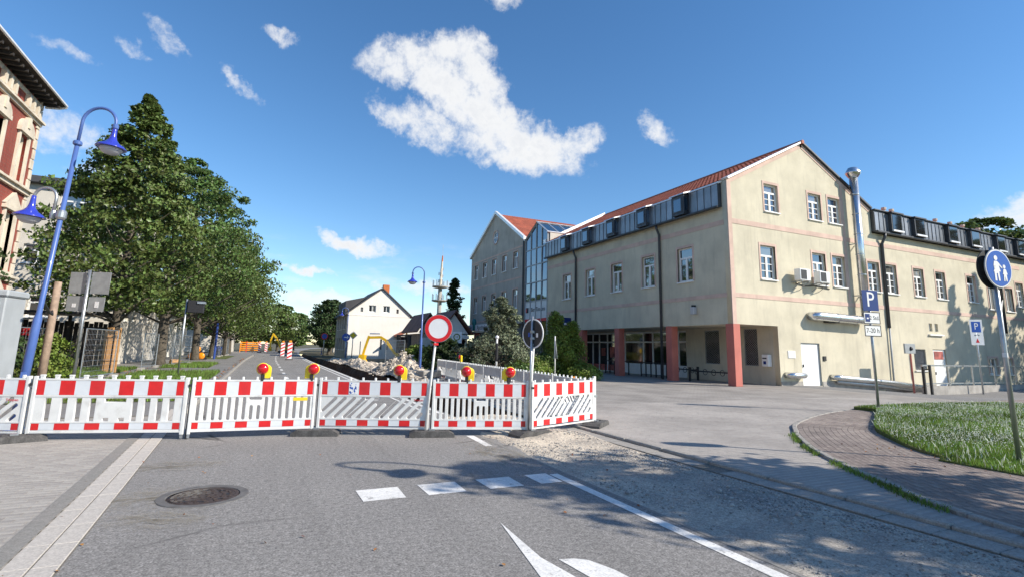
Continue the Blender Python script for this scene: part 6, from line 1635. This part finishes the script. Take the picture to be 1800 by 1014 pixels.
blades(80000, lawn_pos, .075, .006, 81, 'grass_blade', 'grass', 'green lawn grass on the island at the right', 'grass')
blades(2500, lawn_pos, .14, .005, 82, 'grass_pale', 'dry_grass', 'pale dry seed stalks standing in the lawn', 'grass', .6)
gf_ = np.random.default_rng(85); PF = np.array([lawn_pos(gf_) for _ in range(9000)]); PF = PF[(np.sin(PF[:, 0] * 1.7) + np.sin(PF[:, 1] * 2.3 + 1) + gf_.normal(0, .8, len(PF))) > -.2]; PF[:, 2] += gf_.uniform(.05, .10, len(PF))
tag(obj('clover_flowers', np_mesh('clover_flowers', leaves(PF, gf_.uniform(.018, .034, len(PF)), gf_, .6), 4, 'grass_pale')), 'small white clover flowers scattered over the lawn', 'flowers', kind='stuff')


def edge_pos(g):
    while True:
        i = g.integers(30, len(OUTS) - 14); x, y = OUTS[i]; t_ = g.uniform(); x2, y2 = OUTS[i + 1]; x = x + (x2 - x) * t_ + g.normal(0, .045) - .03; y = y + (y2 - y) * t_ + g.normal(0, .045) + .03
        if 2.4 < y < 9.4 and (math.sin(y * 2.1) + math.sin(y * 5.3 + 1) > .1 or 3.3 < y < 5.4): return (x, y, .01)


blades(1500, edge_pos, .06, .005, 83, 'grass_blade', 'weeds', 'weeds growing along the curved kerb of the path', 'weeds', .9)


def verge_pos(g):
    k = g.uniform()
    if k < .5: return (g.uniform(-5.5, -2.0), g.uniform(17, 33), .0)
    if k < .75: return (g.uniform(-5.6, -3.0), g.uniform(38, 46), .0)
    return (g.uniform(-8.8, -6.4), g.uniform(28, 37), .0)


blades(16000, verge_pos, .18, .014, 84, 'grass_blade', 'verge_grass', 'grass on the left verge beyond the barriers', 'grass')


def litter_pos(g):
    k = g.uniform()
    if k < .35: return (-1.75 + g.normal(0, .12), g.uniform(20, 60), .02)
    if k < .7: return (g.normal(-5.6, .9), g.uniform(30, 44), .02)
    if k < .9: return (9.3 + g.normal(0, .25) + 1.0 * g.uniform(), g.uniform(3, 6.5), .05)
    return (g.uniform(-2, 5), g.uniform(3, 9), .012)


gl = np.random.default_rng(90); PL = np.array([litter_pos(gl) for _ in range(420)])
VL = leaves(PL, gl.uniform(.03, .07, len(PL)) * np.where(PL[:, 1] > 15, 2.2, .7), gl, 1.6)
tag(obj('fallen_leaves', np_mesh('fallen_leaves', VL, 4, 'dry_leaf')), 'brown fallen leaves along kerbs and paths', 'leaves', kind='stuff')
# sandy smear left on the asphalt by the manhole
mt = bpy.data.materials.new('sand_dust'); mt.use_nodes = True; t_ = NT(mt.node_tree); out = t_.node('ShaderNodeOutputMaterial'); bs = t_.node('ShaderNodeBsdfPrincipled'); bs.inputs['Base Color'].default_value = (.5, .46, .39, 1); bs.inputs['Roughness'].default_value = 1.0
tr_ = t_.node('ShaderNodeBsdfTransparent'); co_ = t_.node('ShaderNodeTexCoord').outputs['Object']; ln_ = t_.node('ShaderNodeVectorMath', operation='LENGTH'); t_.put(ln_.inputs[0], co_)
f_ = t_.m('MULTIPLY', t_.maprange(ln_.outputs['Value'], 1.0, .15), t_.maprange(t_.noise(t_.scalevec(co_, (1.2, 1.8, 1)), 2.0, 8, .7), .40, .66)); mx_ = t_.node('ShaderNodeMixShader'); t_.put(mx_.inputs[0], t_.m('MULTIPLY', f_, .8)); t_.l.new(tr_.outputs[0], mx_.inputs[1]); t_.l.new(bs.outputs[0], mx_.inputs[2]); t_.l.new(mx_.outputs[0], out.inputs[0]); MAT['sand_dust'] = mt
for i, (x, y, sx, sy, rz) in enumerate(((-.95, 6.75, .75, .5, .3), (-.75, 5.95, .6, .4, -.3), (-1.0, 8.3, .9, .5, .1), (3.4, 7.6, .5, 1.5, .0))):
    o = obj('dust_patch', MB().lathe([(1.0, 0), (.02, 0)], 24), 'sand_dust', None, (x, y, .006 + .0005 * i), (0, 0, rz)); o.scale = (sx, sy, 1); tag(o, ['pale sand dust left of the manhole cover', 'pale sand dust below the manhole cover', 'faint sand dust near the left barriers', 'sand dust along the asphalt edge'][i], 'dust', kind='stuff')
